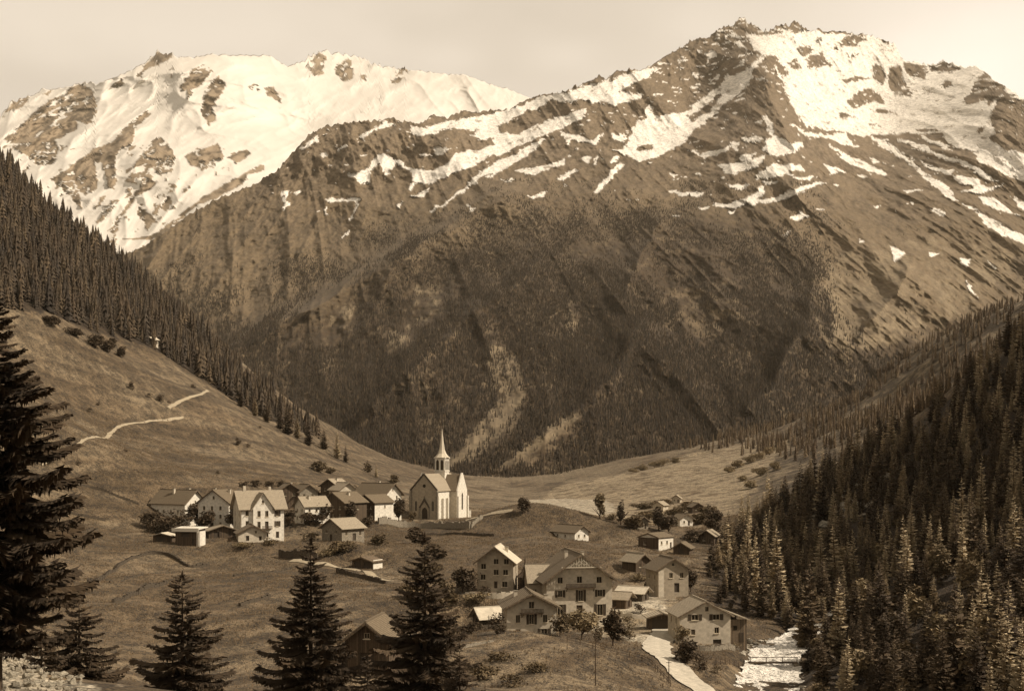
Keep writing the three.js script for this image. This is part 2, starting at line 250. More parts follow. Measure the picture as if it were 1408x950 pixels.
// outlines of snow and rock; each set was read on an enlarged detail: origin x, origin y, scale
const Q = (x0, y0, s, lists) => lists.map((l) => { const o = []; for (let i = 0; i < l.length; i += 2) o.push([x0 + l[i] / s, y0 + l[i + 1] / s]); o.box = [Math.min(...o.map((p) => p[0])) - 3, Math.min(...o.map((p) => p[1])) - 3, Math.max(...o.map((p) => p[0])) + 3, Math.max(...o.map((p) => p[1])) + 3]; return o; });
const inAny = (polys, x, y) => { for (const p of polys) if (x > p.box[0] && x < p.box[2] && y > p.box[1] && y < p.box[3] && inPoly(p, x, y)) return true; return false; };
const snow = [
  ...Q(350, 60, 3.392, [[725, 385, 770, 395, 880, 365, 960, 350, 1030, 335, 1130, 325, 1255, 285, 1255, 330, 1130, 390, 1150, 430, 1050, 450, 1030, 410, 980, 395, 880, 400, 840, 425, 760, 430, 730, 410], [480, 430, 560, 400, 610, 365, 655, 375, 560, 410, 500, 445],
    [430, 620, 500, 590, 530, 570, 575, 520, 600, 510, 660, 540, 730, 575, 830, 590, 900, 555, 940, 505, 1040, 500, 1150, 460, 1255, 420, 1255, 470, 1100, 525, 1000, 580, 920, 610, 850, 640, 820, 665, 740, 640, 725, 590, 660, 560, 640, 580, 620, 610, 600, 590, 580, 555, 540, 590, 530, 640, 500, 655, 470, 625],
    [830, 490, 870, 485, 905, 490, 870, 520, 840, 510], [710, 680, 740, 650, 760, 650, 720, 690], [720, 710, 790, 690, 820, 670, 790, 715, 730, 715], [1000, 650, 1100, 570, 1255, 490, 1255, 525, 1130, 610, 1080, 630, 1130, 590, 1040, 640, 990, 670], [820, 778, 1000, 664, 1004, 672, 824, 786],
    [330, 712, 400, 718, 495, 722, 480, 747, 430, 732, 340, 738], [470, 745, 482, 745, 450, 822, 440, 822], [435, 868, 443, 870, 414, 902, 405, 900], [128, 688, 152, 688, 143, 720, 163, 745, 140, 782, 128, 720], [200, 495, 230, 478, 290, 423, 302, 452, 260, 472, 215, 503], [305, 508, 335, 503, 347, 525, 320, 532], [380, 468, 400, 488, 440, 463, 432, 482, 395, 497], [650, 765, 700, 738, 670, 772], [1000, 757, 1032, 768, 1010, 783], [328, 762, 342, 765, 342, 795, 330, 790], [170, 700, 210, 690, 212, 705, 185, 712]]),
  ...Q(680, 20, 3.392, [[0, 460, 130, 420, 230, 375, 340, 360, 420, 335, 520, 315, 600, 285, 700, 250, 790, 245, 700, 295, 640, 325, 590, 360, 690, 375, 690, 385, 560, 425, 500, 400, 470, 415, 440, 400, 300, 410, 280, 395, 190, 440, 100, 460, 0, 510], [0, 550, 120, 555, 210, 510, 300, 475, 440, 435, 400, 490, 330, 525, 240, 560, 180, 580, 80, 630, 0, 660], [0, 690, 60, 660, 200, 590, 240, 575, 190, 630, 100, 680, 30, 730, 0, 745],
    [540, 635, 600, 625, 640, 560, 670, 500, 710, 480, 720, 420, 760, 470, 810, 470, 880, 455, 950, 410, 1060, 330, 1090, 280, 1110, 290, 1180, 260, 1240, 185, 1258, 200, 1160, 350, 1040, 450, 950, 530, 880, 600, 800, 645, 720, 680, 660, 685, 600, 645], [95, 725, 200, 710, 340, 673, 330, 692, 180, 747, 110, 742], [295, 765, 380, 716, 392, 725, 320, 775], [400, 673, 452, 661, 430, 693], [465, 690, 478, 658, 488, 665, 470, 703], [463, 825, 540, 740, 580, 690, 612, 698, 580, 722, 520, 792, 480, 832], [538, 692, 560, 653, 582, 660, 560, 694], [153, 850, 252, 826, 230, 853, 170, 864],
    [310, 550, 400, 565, 450, 590, 510, 545, 470, 610, 430, 600, 360, 585, 340, 610, 320, 580], [550, 555, 620, 570, 600, 592, 560, 580], [795, 823, 880, 833, 977, 828, 972, 847, 900, 852, 820, 838], [905, 738, 962, 743, 962, 759], [808, 743, 862, 753, 840, 764], [870, 628, 940, 636, 960, 648, 1080, 628, 1120, 588, 1142, 598, 1132, 642, 1110, 612, 1080, 642, 980, 668, 930, 642], [1010, 878, 1080, 888, 1160, 868, 1258, 800, 1258, 840, 1160, 882, 1080, 902],
    [1160, 95, 1200, 92, 1258, 100, 1258, 190, 1225, 170, 1190, 120], [1062, 115, 1110, 82, 1140, 98, 1150, 112, 1090, 105], [968, 175, 1020, 166, 1052, 193, 1020, 203, 976, 235, 1000, 203], [903, 258, 957, 280, 930, 294], [1018, 302, 1055, 276, 1050, 295], [1125, 130, 1150, 122, 1180, 165, 1140, 150], [1150, 570, 1255, 575, 1255, 588, 1160, 590], [1040, 700, 1080, 740, 1170, 725, 1255, 690, 1255, 660, 1160, 690, 1080, 700], [1070, 785, 1190, 800, 1150, 820], [940, 900, 1010, 897, 990, 912], [30, 768, 100, 770, 70, 780], [1085, 915, 1130, 910, 1110, 928]]),
  ...Q(1000, 20, 3.064, [[85, 85, 150, 90, 180, 80, 250, 75, 330, 65, 420, 75, 560, 90, 700, 60, 900, 60, 1300, 60, 1300, 730, 1150, 660, 1050, 610, 960, 570, 900, 500, 760, 500, 580, 510, 440, 490, 340, 470, 290, 410, 250, 340, 230, 280, 260, 240, 200, 170, 150, 170, 120, 140], [190, 215, 205, 210, 235, 270, 225, 280], [260, 455, 340, 495, 440, 505, 560, 555, 540, 562, 420, 520, 330, 510],
    [420, 500, 500, 505, 545, 555, 480, 540], [430, 540, 500, 590, 580, 620, 672, 663, 662, 682, 560, 648, 480, 605], [410, 628, 470, 648, 502, 665, 440, 672], [550, 678, 605, 678, 570, 695], [598, 598, 672, 623, 610, 618], [590, 512, 660, 530, 740, 580, 850, 640, 962, 658, 950, 675, 860, 655, 780, 605, 700, 562, 840, 668, 932, 723, 974, 782, 950, 782, 840, 694, 720, 594, 640, 544], [700, 522, 800, 538, 900, 588, 1000, 617, 1100, 668, 1147, 710, 1080, 684, 960, 624, 800, 564], [950, 678, 1060, 688, 1090, 728, 1167, 718, 1080, 752, 980, 748, 1050, 722, 980, 712],
    [1060, 758, 1130, 778, 1224, 840, 1150, 828, 1080, 794], [1200, 763, 1290, 810, 1290, 850, 1230, 810], [1042, 828, 1100, 853, 1160, 888, 1290, 950, 1290, 985, 1150, 922, 1080, 874], [843, 813, 932, 838, 900, 853], [743, 738, 822, 743, 760, 755], [757, 778, 798, 802, 780, 800], [148, 428, 168, 428, 200, 500, 260, 538, 332, 543, 300, 577, 210, 600, 153, 582, 165, 530, 188, 508], [0, 655, 60, 638, 152, 616, 120, 642, 40, 673, 0, 674], [118, 682, 180, 638, 312, 628, 322, 652, 250, 662, 290, 680, 402, 683, 340, 695, 240, 674, 130, 698], [0, 797, 100, 783, 200, 772, 330, 717, 432, 703, 300, 753, 210, 788, 100, 804, 20, 808],
    [263, 865, 310, 823, 347, 850, 290, 870], [0, 712, 100, 718, 60, 743, 20, 732], [150, 703, 222, 703, 170, 720], [48, 600, 122, 583, 100, 612, 60, 622], [63, 513, 92, 520, 70, 534], [18, 540, 46, 550, 40, 577], [448, 713, 482, 717, 460, 730], [810, 500, 960, 560, 1050, 600, 1000, 590, 860, 540], [985, 790, 1060, 825, 1030, 822]]),
  ...Q(900, 180, 2.772, [[898, 448, 920, 443, 957, 470, 915, 498], [778, 405, 802, 420, 780, 428], [1043, 462, 1092, 470, 1060, 477], [1168, 478, 1202, 488, 1203, 528, 1170, 502], [1193, 568, 1205, 590, 1228, 637, 1200, 610], [1268, 493, 1300, 530, 1285, 530], [478, 397, 522, 378, 500, 396], [610, 290, 650, 298, 640, 304], [160, 292, 215, 292, 190, 302], [60, 317, 100, 320, 80, 326], [835, 285, 865, 288, 850, 294], [1270, 290, 1320, 300, 1400, 318, 1390, 322], [1360, 245, 1400, 275, 1390, 285]]),
];
const rockIn = [
  ...Q(680, 20, 3.392, [[660, 620, 700, 600, 745, 610, 730, 630, 680, 640], [890, 480, 960, 450, 1040, 380, 1060, 390, 1000, 460, 930, 500], [1030, 395, 1060, 370, 1055, 395]]),
  ...Q(1000, 20, 3.064, [[160, 65, 240, 40, 232, 75, 180, 82], [250, 60, 300, 30, 332, 60, 290, 77], [295, 150, 330, 133, 367, 150, 350, 172, 310, 172], [250, 200, 300, 188, 322, 225, 270, 228], [330, 190, 400, 158, 447, 215, 390, 222, 340, 232], [480, 95, 540, 88, 592, 105, 540, 128, 480, 132], [500, 165, 555, 158, 530, 190], [485, 275, 550, 258, 602, 268, 500, 288], [615, 213, 650, 210, 672, 260, 650, 302, 620, 272], [688, 218, 732, 216, 752, 290, 788, 347, 700, 337, 680, 300], [738, 198, 832, 213, 852, 250, 830, 272, 770, 262], [855, 215, 920, 193, 988, 235, 860, 245], [908, 285, 940, 273, 957, 300, 915, 307], [503, 370, 550, 318, 600, 313, 662, 350, 667, 370, 590, 370, 540, 392], [600, 395, 660, 398, 717, 425, 620, 408], [475, 408, 542, 430, 480, 437], [590, 458, 652, 458, 600, 472], [998, 362, 1050, 290, 1090, 240, 1172, 300, 1172, 330, 1100, 382, 1080, 360, 1040, 370, 1010, 370], [1170, 330, 1300, 370, 1300, 590, 1170, 567, 1113, 520, 1130, 480, 1103, 440, 1130, 380], [1040, 490, 1102, 458, 1070, 502], [380, 95, 400, 92, 400, 112, 385, 112], [440, 130, 460, 135, 455, 155], [655, 85, 690, 100, 680, 130, 660, 115], [800, 480, 880, 480, 900, 492, 820, 492], [930, 540, 1040, 585, 1090, 640, 1000, 600, 930, 560], [680, 500, 770, 492, 770, 502, 700, 510]]),
];
const farRock = [
  ...Q(0, 60, 3.392, [[0, 355, 20, 310, 60, 263, 130, 245, 140, 255, 90, 300, 30, 335], [100, 380, 160, 320, 230, 255, 300, 235, 330, 200, 380, 180, 430, 220, 447, 290, 432, 370, 400, 382, 350, 345, 362, 395, 300, 430, 250, 440, 270, 500, 245, 560, 180, 570, 110, 520, 50, 470, 15, 445], [230, 632, 350, 556, 420, 490, 520, 460, 590, 380, 690, 308, 702, 330, 620, 400, 610, 480, 590, 500, 560, 480, 530, 520, 540, 570, 530, 680, 500, 660, 470, 560, 440, 540, 450, 680, 400, 705, 360, 690, 380, 770, 330, 720, 290, 690, 250, 640],
    [660, 510, 690, 470, 740, 425, 805, 490, 812, 560, 760, 612, 700, 580], [668, 578, 730, 652, 690, 682, 640, 702, 600, 760, 560, 822, 530, 905, 515, 880, 540, 820, 610, 720, 650, 670], [650, 760, 740, 832, 700, 832, 690, 870, 640, 790], [740, 770, 780, 720, 812, 765, 760, 790], [838, 190, 900, 118, 950, 98, 985, 132, 930, 200, 880, 252], [955, 222, 1012, 145, 1057, 190, 1030, 235, 990, 290, 1002, 370, 970, 392, 938, 310], [858, 522, 960, 478, 1020, 456, 1042, 520, 1000, 572, 960, 592, 880, 562], [1060, 530, 1150, 488, 1172, 510, 1100, 557], [635, 150, 680, 78, 740, 32, 812, 40, 760, 82, 680, 122, 650, 172], [780, 130, 800, 110, 815, 130, 795, 160], [515, 200, 560, 158, 585, 180, 530, 205], [190, 230, 240, 205, 215, 240], [440, 830, 500, 770, 550, 740, 520, 780, 450, 840], [440, 760, 460, 710, 490, 700, 450, 765], [830, 800, 930, 718, 1050, 648, 1230, 560, 1230, 592, 1060, 690, 930, 742, 840, 820], [560, 915, 700, 890, 850, 800, 780, 880, 700, 915], [1155, 200, 1190, 190, 1215, 225, 1170, 215]]),
  ...Q(350, 60, 3.392, [[238, 105, 300, 40, 330, 60, 320, 130, 280, 145], [385, 95, 440, 70, 455, 160, 420, 172, 375, 130], [490, 150, 520, 140, 528, 175, 495, 170], [630, 180, 660, 140, 690, 100, 718, 128, 700, 165, 650, 185], [40, 205, 80, 198, 112, 240, 130, 278, 60, 245]]),
];
const SNOW = [0.8, 0.755, 0.675], HAZYSNOW = [0.53, 0.5, 0.45], ROCK = [0.2, 0.152, 0.1], ROCKD = [0.075, 0.053, 0.03], ALP = [0.15, 0.109, 0.063], SCRUB = [0.05, 0.032, 0.015], PALE = [0.22, 0.17, 0.105];  // second snow tone is duller: haze over the far snow put into colour
const mtnTex = dataTex(1024, (x, y) => clamp(0.92 + 0.5 * (0.4 * tile(0, x, y, 400, 51) + 0.3 * tile(0, x, y, 190, 52) + 0.2 * tile(0, x, y, 90, 53) + 0.1 * tile(0, x, y, 40, 54) - 0.5), 0.35, 1));
const mtnMat = new THREE.MeshStandardMaterial({ vertexColors: true, roughness: 1, map: mtnTex });
const farMat = new THREE.MeshStandardMaterial({ vertexColors: true, roughness: 1 });
const peakSky = [[100, 372], [150, 358], [190, 342], [215, 326], [240, 308], [270, 288], [300, 274], [350, 252], [380, 234], [403, 207], [424, 185], [450, 172], [483, 168], [509, 165], [542, 163], [565, 168], [576, 172], [595, 157], [610, 162], [636, 153], [657, 154], [677, 150], [698, 151], [721, 139], [745, 128], [760, 130], [783, 123], [804, 114], [822, 105], [833, 108], [848, 98], [863, 94], [875, 99], [898, 89], [916, 77], [945, 58], [975, 49], [999, 36], [1022, 25], [1034, 33], [1046, 42], [1055, 40], [1078, 33], [1098, 31], [1108, 38], [1124, 41], [1157, 43], [1183, 46], [1209, 51], [1228, 58], [1241, 80], [1261, 86], [1277, 90], [1300, 84], [1320, 92], [1343, 92], [1356, 99], [1379, 116], [1408, 137], [1460, 165], [1540, 190]];
const peakDepth = (() => {
  const c = [[120, 700, 1500], [400, 700, 1400], [704, 700, 1380], [1000, 700, 1430], [1300, 700, 1500], [1540, 700, 1600], [704, 640, 1450], [500, 600, 1620], [704, 560, 1640], [950, 580, 1600], [600, 470, 1950], [800, 470, 1950], [1000, 470, 1950], [1150, 500, 1880], [1300, 450, 2100], [330, 470, 2150], [250, 380, 2450], [190, 345, 2650], [420, 190, 3050], [420, 300, 2650], [560, 330, 2500], [560, 165, 3150], [700, 250, 2850], [700, 150, 3350], [820, 300, 2600], [820, 180, 3150], [830, 105, 3450], [940, 180, 3300], [900, 120, 3500], [1020, 26, 3950], [980, 100, 3650], [1040, 90, 3420], [1080, 190, 3020], [1000, 230, 2850], [1040, 330, 2400], [1120, 120, 3600], [1200, 170, 3650], [1230, 60, 4200], [1290, 90, 4000], [1300, 200, 3250], [1250, 300, 2650], [1380, 160, 3250], [1408, 250, 2950], [1408, 340, 2520], [1500, 250, 2950], [1540, 180, 3300], [1130, 400, 2200], [900, 400, 2200]];
  const f = tps(c.map(([x, y, d]) => [x / 100, y / 100, d]), 0.02);
  return (px, py) => { const s = (py - lerp(272, 478, (690 - px) / 360)); return f(px / 100, py / 100) + (px < 760 ? 130 * ss(6, -26, s) * ss(760, 640, px) * ss(180, 260, py) : 0); };
})();
const spurs = [[[740, 215], [640, 290], [560, 345], [440, 412], [330, 470], [260, 505]], [[770, 330], [690, 400], [600, 475], [530, 545], [470, 605]], [[900, 420], [850, 500], [770, 580], [690, 655]], [[1120, 330], [1110, 440], [1060, 530], [980, 610]], [[1040, 80], [1085, 200], [1120, 330]], [[930, 260], [880, 350], [840, 440]], [[1260, 330], [1230, 400], [1150, 490]]];
function spurLift(px, py) { // how far the ribs stand out of the face, steep on the left hand side
  let t = 0;
  for (const l of spurs) {
    let best = 1e9, side = 1, q = 0;
    for (let i = 1; i < l.length; i++) {
      const [ax, ay] = l[i - 1], [bx0, by0] = l[i], dx = bx0 - ax, dy = by0 - ay, L = Math.hypot(dx, dy), u = clamp(((px - ax) * dx + (py - ay) * dy) / (L * L)), m = Math.hypot(px - ax - dx * u, py - ay - dy * u);
      if (m < best) { best = m; side = Math.sign((px - ax) * dy - (py - ay) * dx) || 1; q = i - 1 + u; }
    }
    const end = ss(0, 0.7, q) * ss(0, 0.7, l.length - 1 - q);
    t += end * Math.exp(-best / (side > 0 ? 40 : 20));
  }
  return t;
}
const tree_line = [[150, 430], [300, 420], [420, 400], [520, 380], [620, 340], [760, 300], [900, 300], [1040, 330], [1110, 350], [1160, 440], [1300, 470], [1540, 470]];
const paleFields = Q(0, 0, 1, [[1135, 370, 1160, 350, 1400, 330, 1400, 380, 1300, 450, 1240, 480, 1170, 490, 1150, 465, 1155, 430], [1120, 440, 1135, 455, 1158, 470, 1150, 478, 1128, 462], [455, 430, 480, 420, 500, 440, 490, 460, 460, 455], [700, 512, 726, 530, 716, 570, 690, 600, 650, 630, 612, 648, 606, 640, 650, 605, 690, 560], [786, 562, 798, 572, 770, 600, 735, 625, 700, 648, 690, 645, 725, 615], [780, 420, 800, 440, 800, 470, 785, 465], [560, 400, 590, 390, 600, 430, 570, 450], [530, 470, 560, 450, 560, 480, 540, 490], [670, 470, 700, 470, 712, 520, 690, 540, 670, 510]]);
const tracks = Q(0, 0, 1, [[706, 535, 724, 540, 700, 575, 668, 605, 632, 634, 604, 652, 600, 644, 640, 612, 676, 580], [792, 566, 800, 572, 772, 598, 738, 622, 700, 646, 690, 650, 690, 641, 728, 614], [690, 545, 700, 548, 670, 590, 640, 612, 636, 608], [700, 480, 712, 500, 722, 540, 708, 545, 696, 510]]);
function peakColour(px, py, q) {
  const n1 = fbm(q.x / 210, q.y / 130, 4, 101), n2 = fbm(q.x / 46, q.y / 70, 4, 102), n3 = fbm(q.x / 13, q.y / 13, 3, 103);
  const jx = px + (fbm(q.x / 26, q.y / 26, 3, 104) - 0.5) * 9, jy = py + (fbm(q.x / 26, q.y / 26, 3, 105) - 0.5) * 6;
  const n4 = fbm(q.x / 5, q.y / 6, 2, 106), kx = jx + (n4 - 0.5) * 5, ky = jy + (n3 - 0.5) * 5;
  const rock = inAny(rockIn, kx, ky);
  if (!rock && inAny(snow, kx, ky)) { if (n3 * 0.7 + n2 * 0.3 < 0.69) return [...SNOW, 1]; return [...mix3(ROCK, SNOW, 0.3), 0.5]; }
  const tl = curve(tree_line, px), low = ss(tl - 70, tl + 60, py + (n1 - 0.5) * 120 + (n2 - 0.5) * 60);
  const high = ss(330, 190, py);
  let c = mix3(ALP, ROCK, clamp(high * 0.9 + (n2 - 0.5)));
  c = mix3(c, ROCKD, ss(0.46, 0.66, n2 * 0.35 + n3 * 0.35 + n4 * 0.3) * 0.85);
  c = mix3(c, PALE, ss(0.58, 0.75, n4 * 0.5 + n3 * 0.5) * 0.4);
  c = mix3(c, mix3(SCRUB, ALP, ss(0.5, 0.7, n3 * 0.55 + n2 * 0.45) * 0.8), low);
  if (inAny(paleFields, px + (n2 - 0.5) * 46 + (n3 - 0.5) * 14, py + (n1 - 0.5) * 40 + (n3 - 0.5) * 24)) c = mix3(c, PALE, ss(0.3, 0.62, n3 * 0.6 + n2 * 0.4) * 0.8);
  if (inAny(tracks, px + (n3 - 0.5) * 12, py + (n2 - 0.5) * 10)) c = mix3(c, [0.17, 0.13, 0.08], 0.1 + 0.75 * n3);
  // small late snow patches above the trees
  if (py < 300 && fbm(q.x / 20, q.y / 9, 3, 120) > 0.765 + 0.0009 * (py - 150)) return [...SNOW, 1];
  return [...c, 0];
}
const peakRelief = (px, py, q, s) => {
  const x = q.x, y = q.y, up = ss(690, 500, py);
  // ribs and gullies run down the slope, leaning with it
  const g = (x + y * 0.5);
  const bowl = 1 - 0.65 * Math.exp(-(((px - 1210) / 150) ** 2) - ((py - 165) / 70) ** 2);
  return bowl * up * (-120 * spurLift(px + (fbm(x / 90, y / 90, 3, 171) - 0.5) * 26, py + (fbm(x / 90, y / 90, 3, 172) - 0.5) * 20) - 140 * (ridged(g / 620, y / 1500, 4, 130) - 0.5) - 64 * (ridged((x - y * 0.15) / 190, y / 420, 3, 140) - 0.5) - 34 * (ridged((x + y * 0.35) / 66, y / 300, 3, 145) - 0.5) * (1 - 0.5 * s) - 36 * (fbm(x / 38, y / 46, 4, 150) - 0.5) * (1 - 0.7 * s) - 14 * (fbm(x / 10, y / 11, 2, 160) - 0.5) * (1 - 0.85 * s));
};
const peak = loft({ name: 'mountain', jag: (px) => px > 980 && px < 1130 ? 11 : 6, sky: peakSky, px0: 100, px1: 1540, nx: 1020, foot: 702, ny: 455, depth: peakDepth, colour: peakColour, relief: peakRelief, mat: mtnMat, uvm: 760 });
const farSky = [[-60, 180], [0, 160], [6, 151], [18, 138], [38, 132], [62, 123], [94, 120], [112, 113], [130, 115], [153, 107], [177, 98], [189, 92], [200, 82], [218, 72], [236, 70], [245, 78], [265, 79], [283, 75], [324, 76], [360, 75], [371, 76], [394, 91], [418, 81], [444, 69], [474, 75], [497, 79], [515, 87], [539, 95], [553, 91], [561, 97], [639, 103], [674, 115], [704, 124], [720, 132], [780, 150], [900, 190]];
const farDepth = (() => { const f = tps([[-60, 180, 6200], [0, 170, 6200], [120, 120, 6600], [230, 72, 7000], [360, 76, 7400], [440, 70, 8200], [550, 95, 8200], [700, 124, 8000], [850, 170, 8000], [170, 330, 4900], [60, 260, 5300], [250, 300, 5000], [350, 240, 5500], [230, 160, 6000], [300, 110, 6500], [420, 180, 6600], [560, 160, 7000], [180, 210, 5500], [-60, 330, 5000], [400, 330, 4800], [700, 330, 5600], [900, 330, 5600]].map(([x, y, d]) => [x / 100, y / 100, d]), 0.02); return (px, py) => f(px / 100, py / 100); })();
loft({
  name: 'snowy_mountain', jag: (px) => px < 60 ? 9 : px > 100 && px < 135 ? 9 : px > 185 && px < 250 ? 12 : px > 410 && px < 565 ? 10 : 2, sky: farSky, px0: -50, px1: 860, nx: 530, foot: 365, ny: 205, depth: farDepth, mat: farMat, uvm: 1500,
  colour: (px, py, q) => {
    const n2 = fbm(q.x / 90, q.y / 120, 4, 202), n3 = fbm(q.x / 26, q.y / 30, 3, 203);
    if (inAny(farRock, px + (n3 - 0.5) * 9, py + (n2 - 0.5) * 9) && n3 * 0.5 + n2 * 0.5 < 0.6) return [...mix3([0.26, 0.2, 0.135], ROCKD, ss(0.35, 0.65, n3)), 0];  // far rock is paler, distance haze mixed into its colour
    if (py > 200 && px < 330 && n3 * 0.6 + n2 * 0.4 > 0.66) return [...ROCK, 0.4];
    return [...mix3(HAZYSNOW, SNOW, 0.5 * n2), 1];
  },
  relief: (px, py, q, s) => -420 * (ridged((q.x + q.y * 0.4) / 1100, q.y / 1400, 4, 210) - 0.5) - 190 * (ridged((q.x - q.y * 0.3) / 260, q.y / 420, 4, 220) - 0.5) * (1 - 0.4 * s) - 50 * (ridged(q.x / 80, q.y / 110, 3, 225) - 0.5) * (1 - 0.8 * s) - 30 * (fbm(q.x / 40, q.y / 40, 3, 230) - 0.5) * (1 - 0.8 * s),
});

// ---------------------------------------------------------------- plants
class Tri { constructor() { this.p = []; this.c = []; } tri(a, b, c, s) { this.p.push(...a, ...b, ...c); for (let i = 0; i < 3; i++) this.c.push(s[0], s[1], s[2]); }
  geo() { const g = new THREE.BufferGeometry(); g.setAttribute('position', new THREE.Float32BufferAttribute(this.p, 3)); g.setAttribute('color', new THREE.Float32BufferAttribute(this.c, 3)); g.computeVertexNormals(); return g; } }
const barkMat = new THREE.MeshStandardMaterial({ color: lin(0.07, 0.046, 0.026), roughness: 1 });
const needleMat = new THREE.MeshStandardMaterial({ vertexColors: true, roughness: 0.85 });
const leafMat = new THREE.MeshPhysicalMaterial({ vertexColors: true, roughness: 0.8 });
const tone = (base, r, k) => { const f = 1 + (r() - 0.5) * k; return [base[0] * f, base[1] * f, base[2] * f]; };
const NEEDLE = [0.05, 0.031, 0.0135], NEEDLE_L = [0.125, 0.086, 0.043], LEAF = [0.105, 0.073, 0.034];
function trunkGeo(h, r0, sides = 7, lean = 0) {
  const g = new THREE.CylinderGeometry(r0 * 0.12, r0, h, sides, 5, false); g.translate(0, h / 2 - 0.6, 0);
  const p = g.attributes.position; for (let i = 0; i < p.count; i++) { const y = p.getY(i) / h; p.setX(i, p.getX(i) + lean * y * y * h + 0.04 * Math.sin(y * 7) * r0); }
  g.computeVertexNormals(); return g;
}
// one spruce crown: whorls of drooping branches, each branch carrying sprays of needles
function spruceCrown({ seed, h, rad, whorl, per, sprays, base = 0.08, gap = 0.1, colour = NEEDLE, ragged = 0.35, droop = 0.45, fat = 0.26, sat = 1, fine = false }) {
  const r = rng(seed), t = new Tri();
  const levels = Math.round(h / whorl);
  for (let l = 0; l < levels; l++) {
    const f = base + (1 - base) * (l + 0.5) / levels, y0 = f * h;
    const R = rad * (Math.pow(Math.min(1, (1 - f) * sat), 0.82) * 0.95 + 0.05) * (f < base + 0.12 ? lerp(0.55, 1, (f - base) / 0.12) : 1);
    const n = Math.max(3, Math.round(per * (0.55 + 0.45 * (1 - f))));
    const a0 = r() * 6.28;
    for (let b = 0; b < n; b++) {
      if (r() < gap) continue;
      const az = a0 + (b + (r() - 0.5) * 0.8) / n * 6.283, L = R * (1 - ragged + r() * ragged * 1.5), ca = Math.cos(az), sa = Math.sin(az);
      const yb = y0 + (r() - 0.5) * whorl, dr = droop * (0.6 + 0.8 * r()) * (1 - 0.75 * f);
      const col = tone(colour, r, 0.5);
      const pt = (s) => { const o = s * L; return [ca * o, yb + (0.25 * f * s * L) - dr * L * (s * 0.9 - 0.55 * s * s * s), sa * o]; };
      const m = Math.max(2, Math.round(sprays * (0.35 + 0.65 * L / rad)));
      if (m <= 3) { // plain ragged fan
        const e = pt(1), mid = pt(0.55), w = L * 0.3;
        const A = [mid[0] - sa * w, mid[1] - w * 0.35, mid[2] + ca * w], B = [mid[0] + sa * w, mid[1] - w * 0.35, mid[2] - ca * w], C = [0, yb, 0];
        t.tri(C, A, mid, col); t.tri(C, mid, B, col); t.tri(A, e, mid, col); t.tri(mid, e, B, tone(col, r, 0.3));
        continue;
      }
      for (let k = 0; k < m; k++) {
        const s = 0.14 + 0.86 * (k + r() * 0.6) / m, o = pt(s), o2 = pt(Math.min(1, s + 0.03)), side = k % 2 ? 1 : -1, ln = L * (fine ? 0.1 + 0.17 * (1 - s) : 0.2 + 0.24 * (1 - s)) * (0.7 + 0.6 * r()) + 0.12;
        const fw = 0.45 + 0.3 * r(), dx = ca * fw - sa * side * 0.8, dz = sa * fw + ca * side * 0.8, dy = -0.22 - 0.4 * r() + 0.25 * f;
        const tip = [o[0] + dx * ln, o[1] + dy * ln, o[2] + dz * ln], w = ln * fat + 0.04, up = (r() - 0.35) * w;
        const q = [lerp(o[0], tip[0], 0.45), lerp(o[1], tip[1], 0.45), lerp(o[2], tip[2], 0.45)];
        const c1 = tone(col, r, 0.35);
        t.tri(o, [q[0] + ca * w, q[1] + up, q[2] + sa * w], tip, c1); t.tri(o, tip, [q[0] - ca * w, q[1] - up * 0.6 - w * 0.4, q[2] - sa * w], c1);
        if (r() < 0.45) { const hl = ln * 0.55; t.tri([q[0] - dx * 0.12 * ln, q[1], q[2] - dz * 0.12 * ln], [q[0] + dx * 0.16 * ln, q[1], q[2] + dz * 0.16 * ln], [q[0] + (r() - 0.5) * 0.1, q[1] - hl, q[2] + (r() - 0.5) * 0.1], c1); }
      }
      const e0 = pt(0.96), e1 = pt(1.08), w = 0.06 * L + 0.03; t.tri([e0[0] - sa * w, e0[1], e0[2] + ca * w], e1, [e0[0] + sa * w, e0[1], e0[2] - ca * w], col);
    }
  }
  const w = rad * 0.05; t.tri([-w, h * 0.955, 0], [w, h * 0.955, 0], [0, h * 1.02, 0], tone(colour, r, 0.3)); t.tri([0, h * 0.955, -w], [0, h * 0.955, w], [0, h * 1.02, 0], tone(colour, r, 0.3));
  return t.geo();
}
function spruce(name, label, pos, o, group) {
  const g = thing(name, label, 'tree', pos, o.turn ?? 0, group);
  mesh('trunk', trunkGeo(o.h * 0.97, o.h * 0.016 + 0.06, 7, o.lean ?? 0), barkMat, g);
  mesh('crown', spruceCrown(o), needleMat, g);
  return g;
}
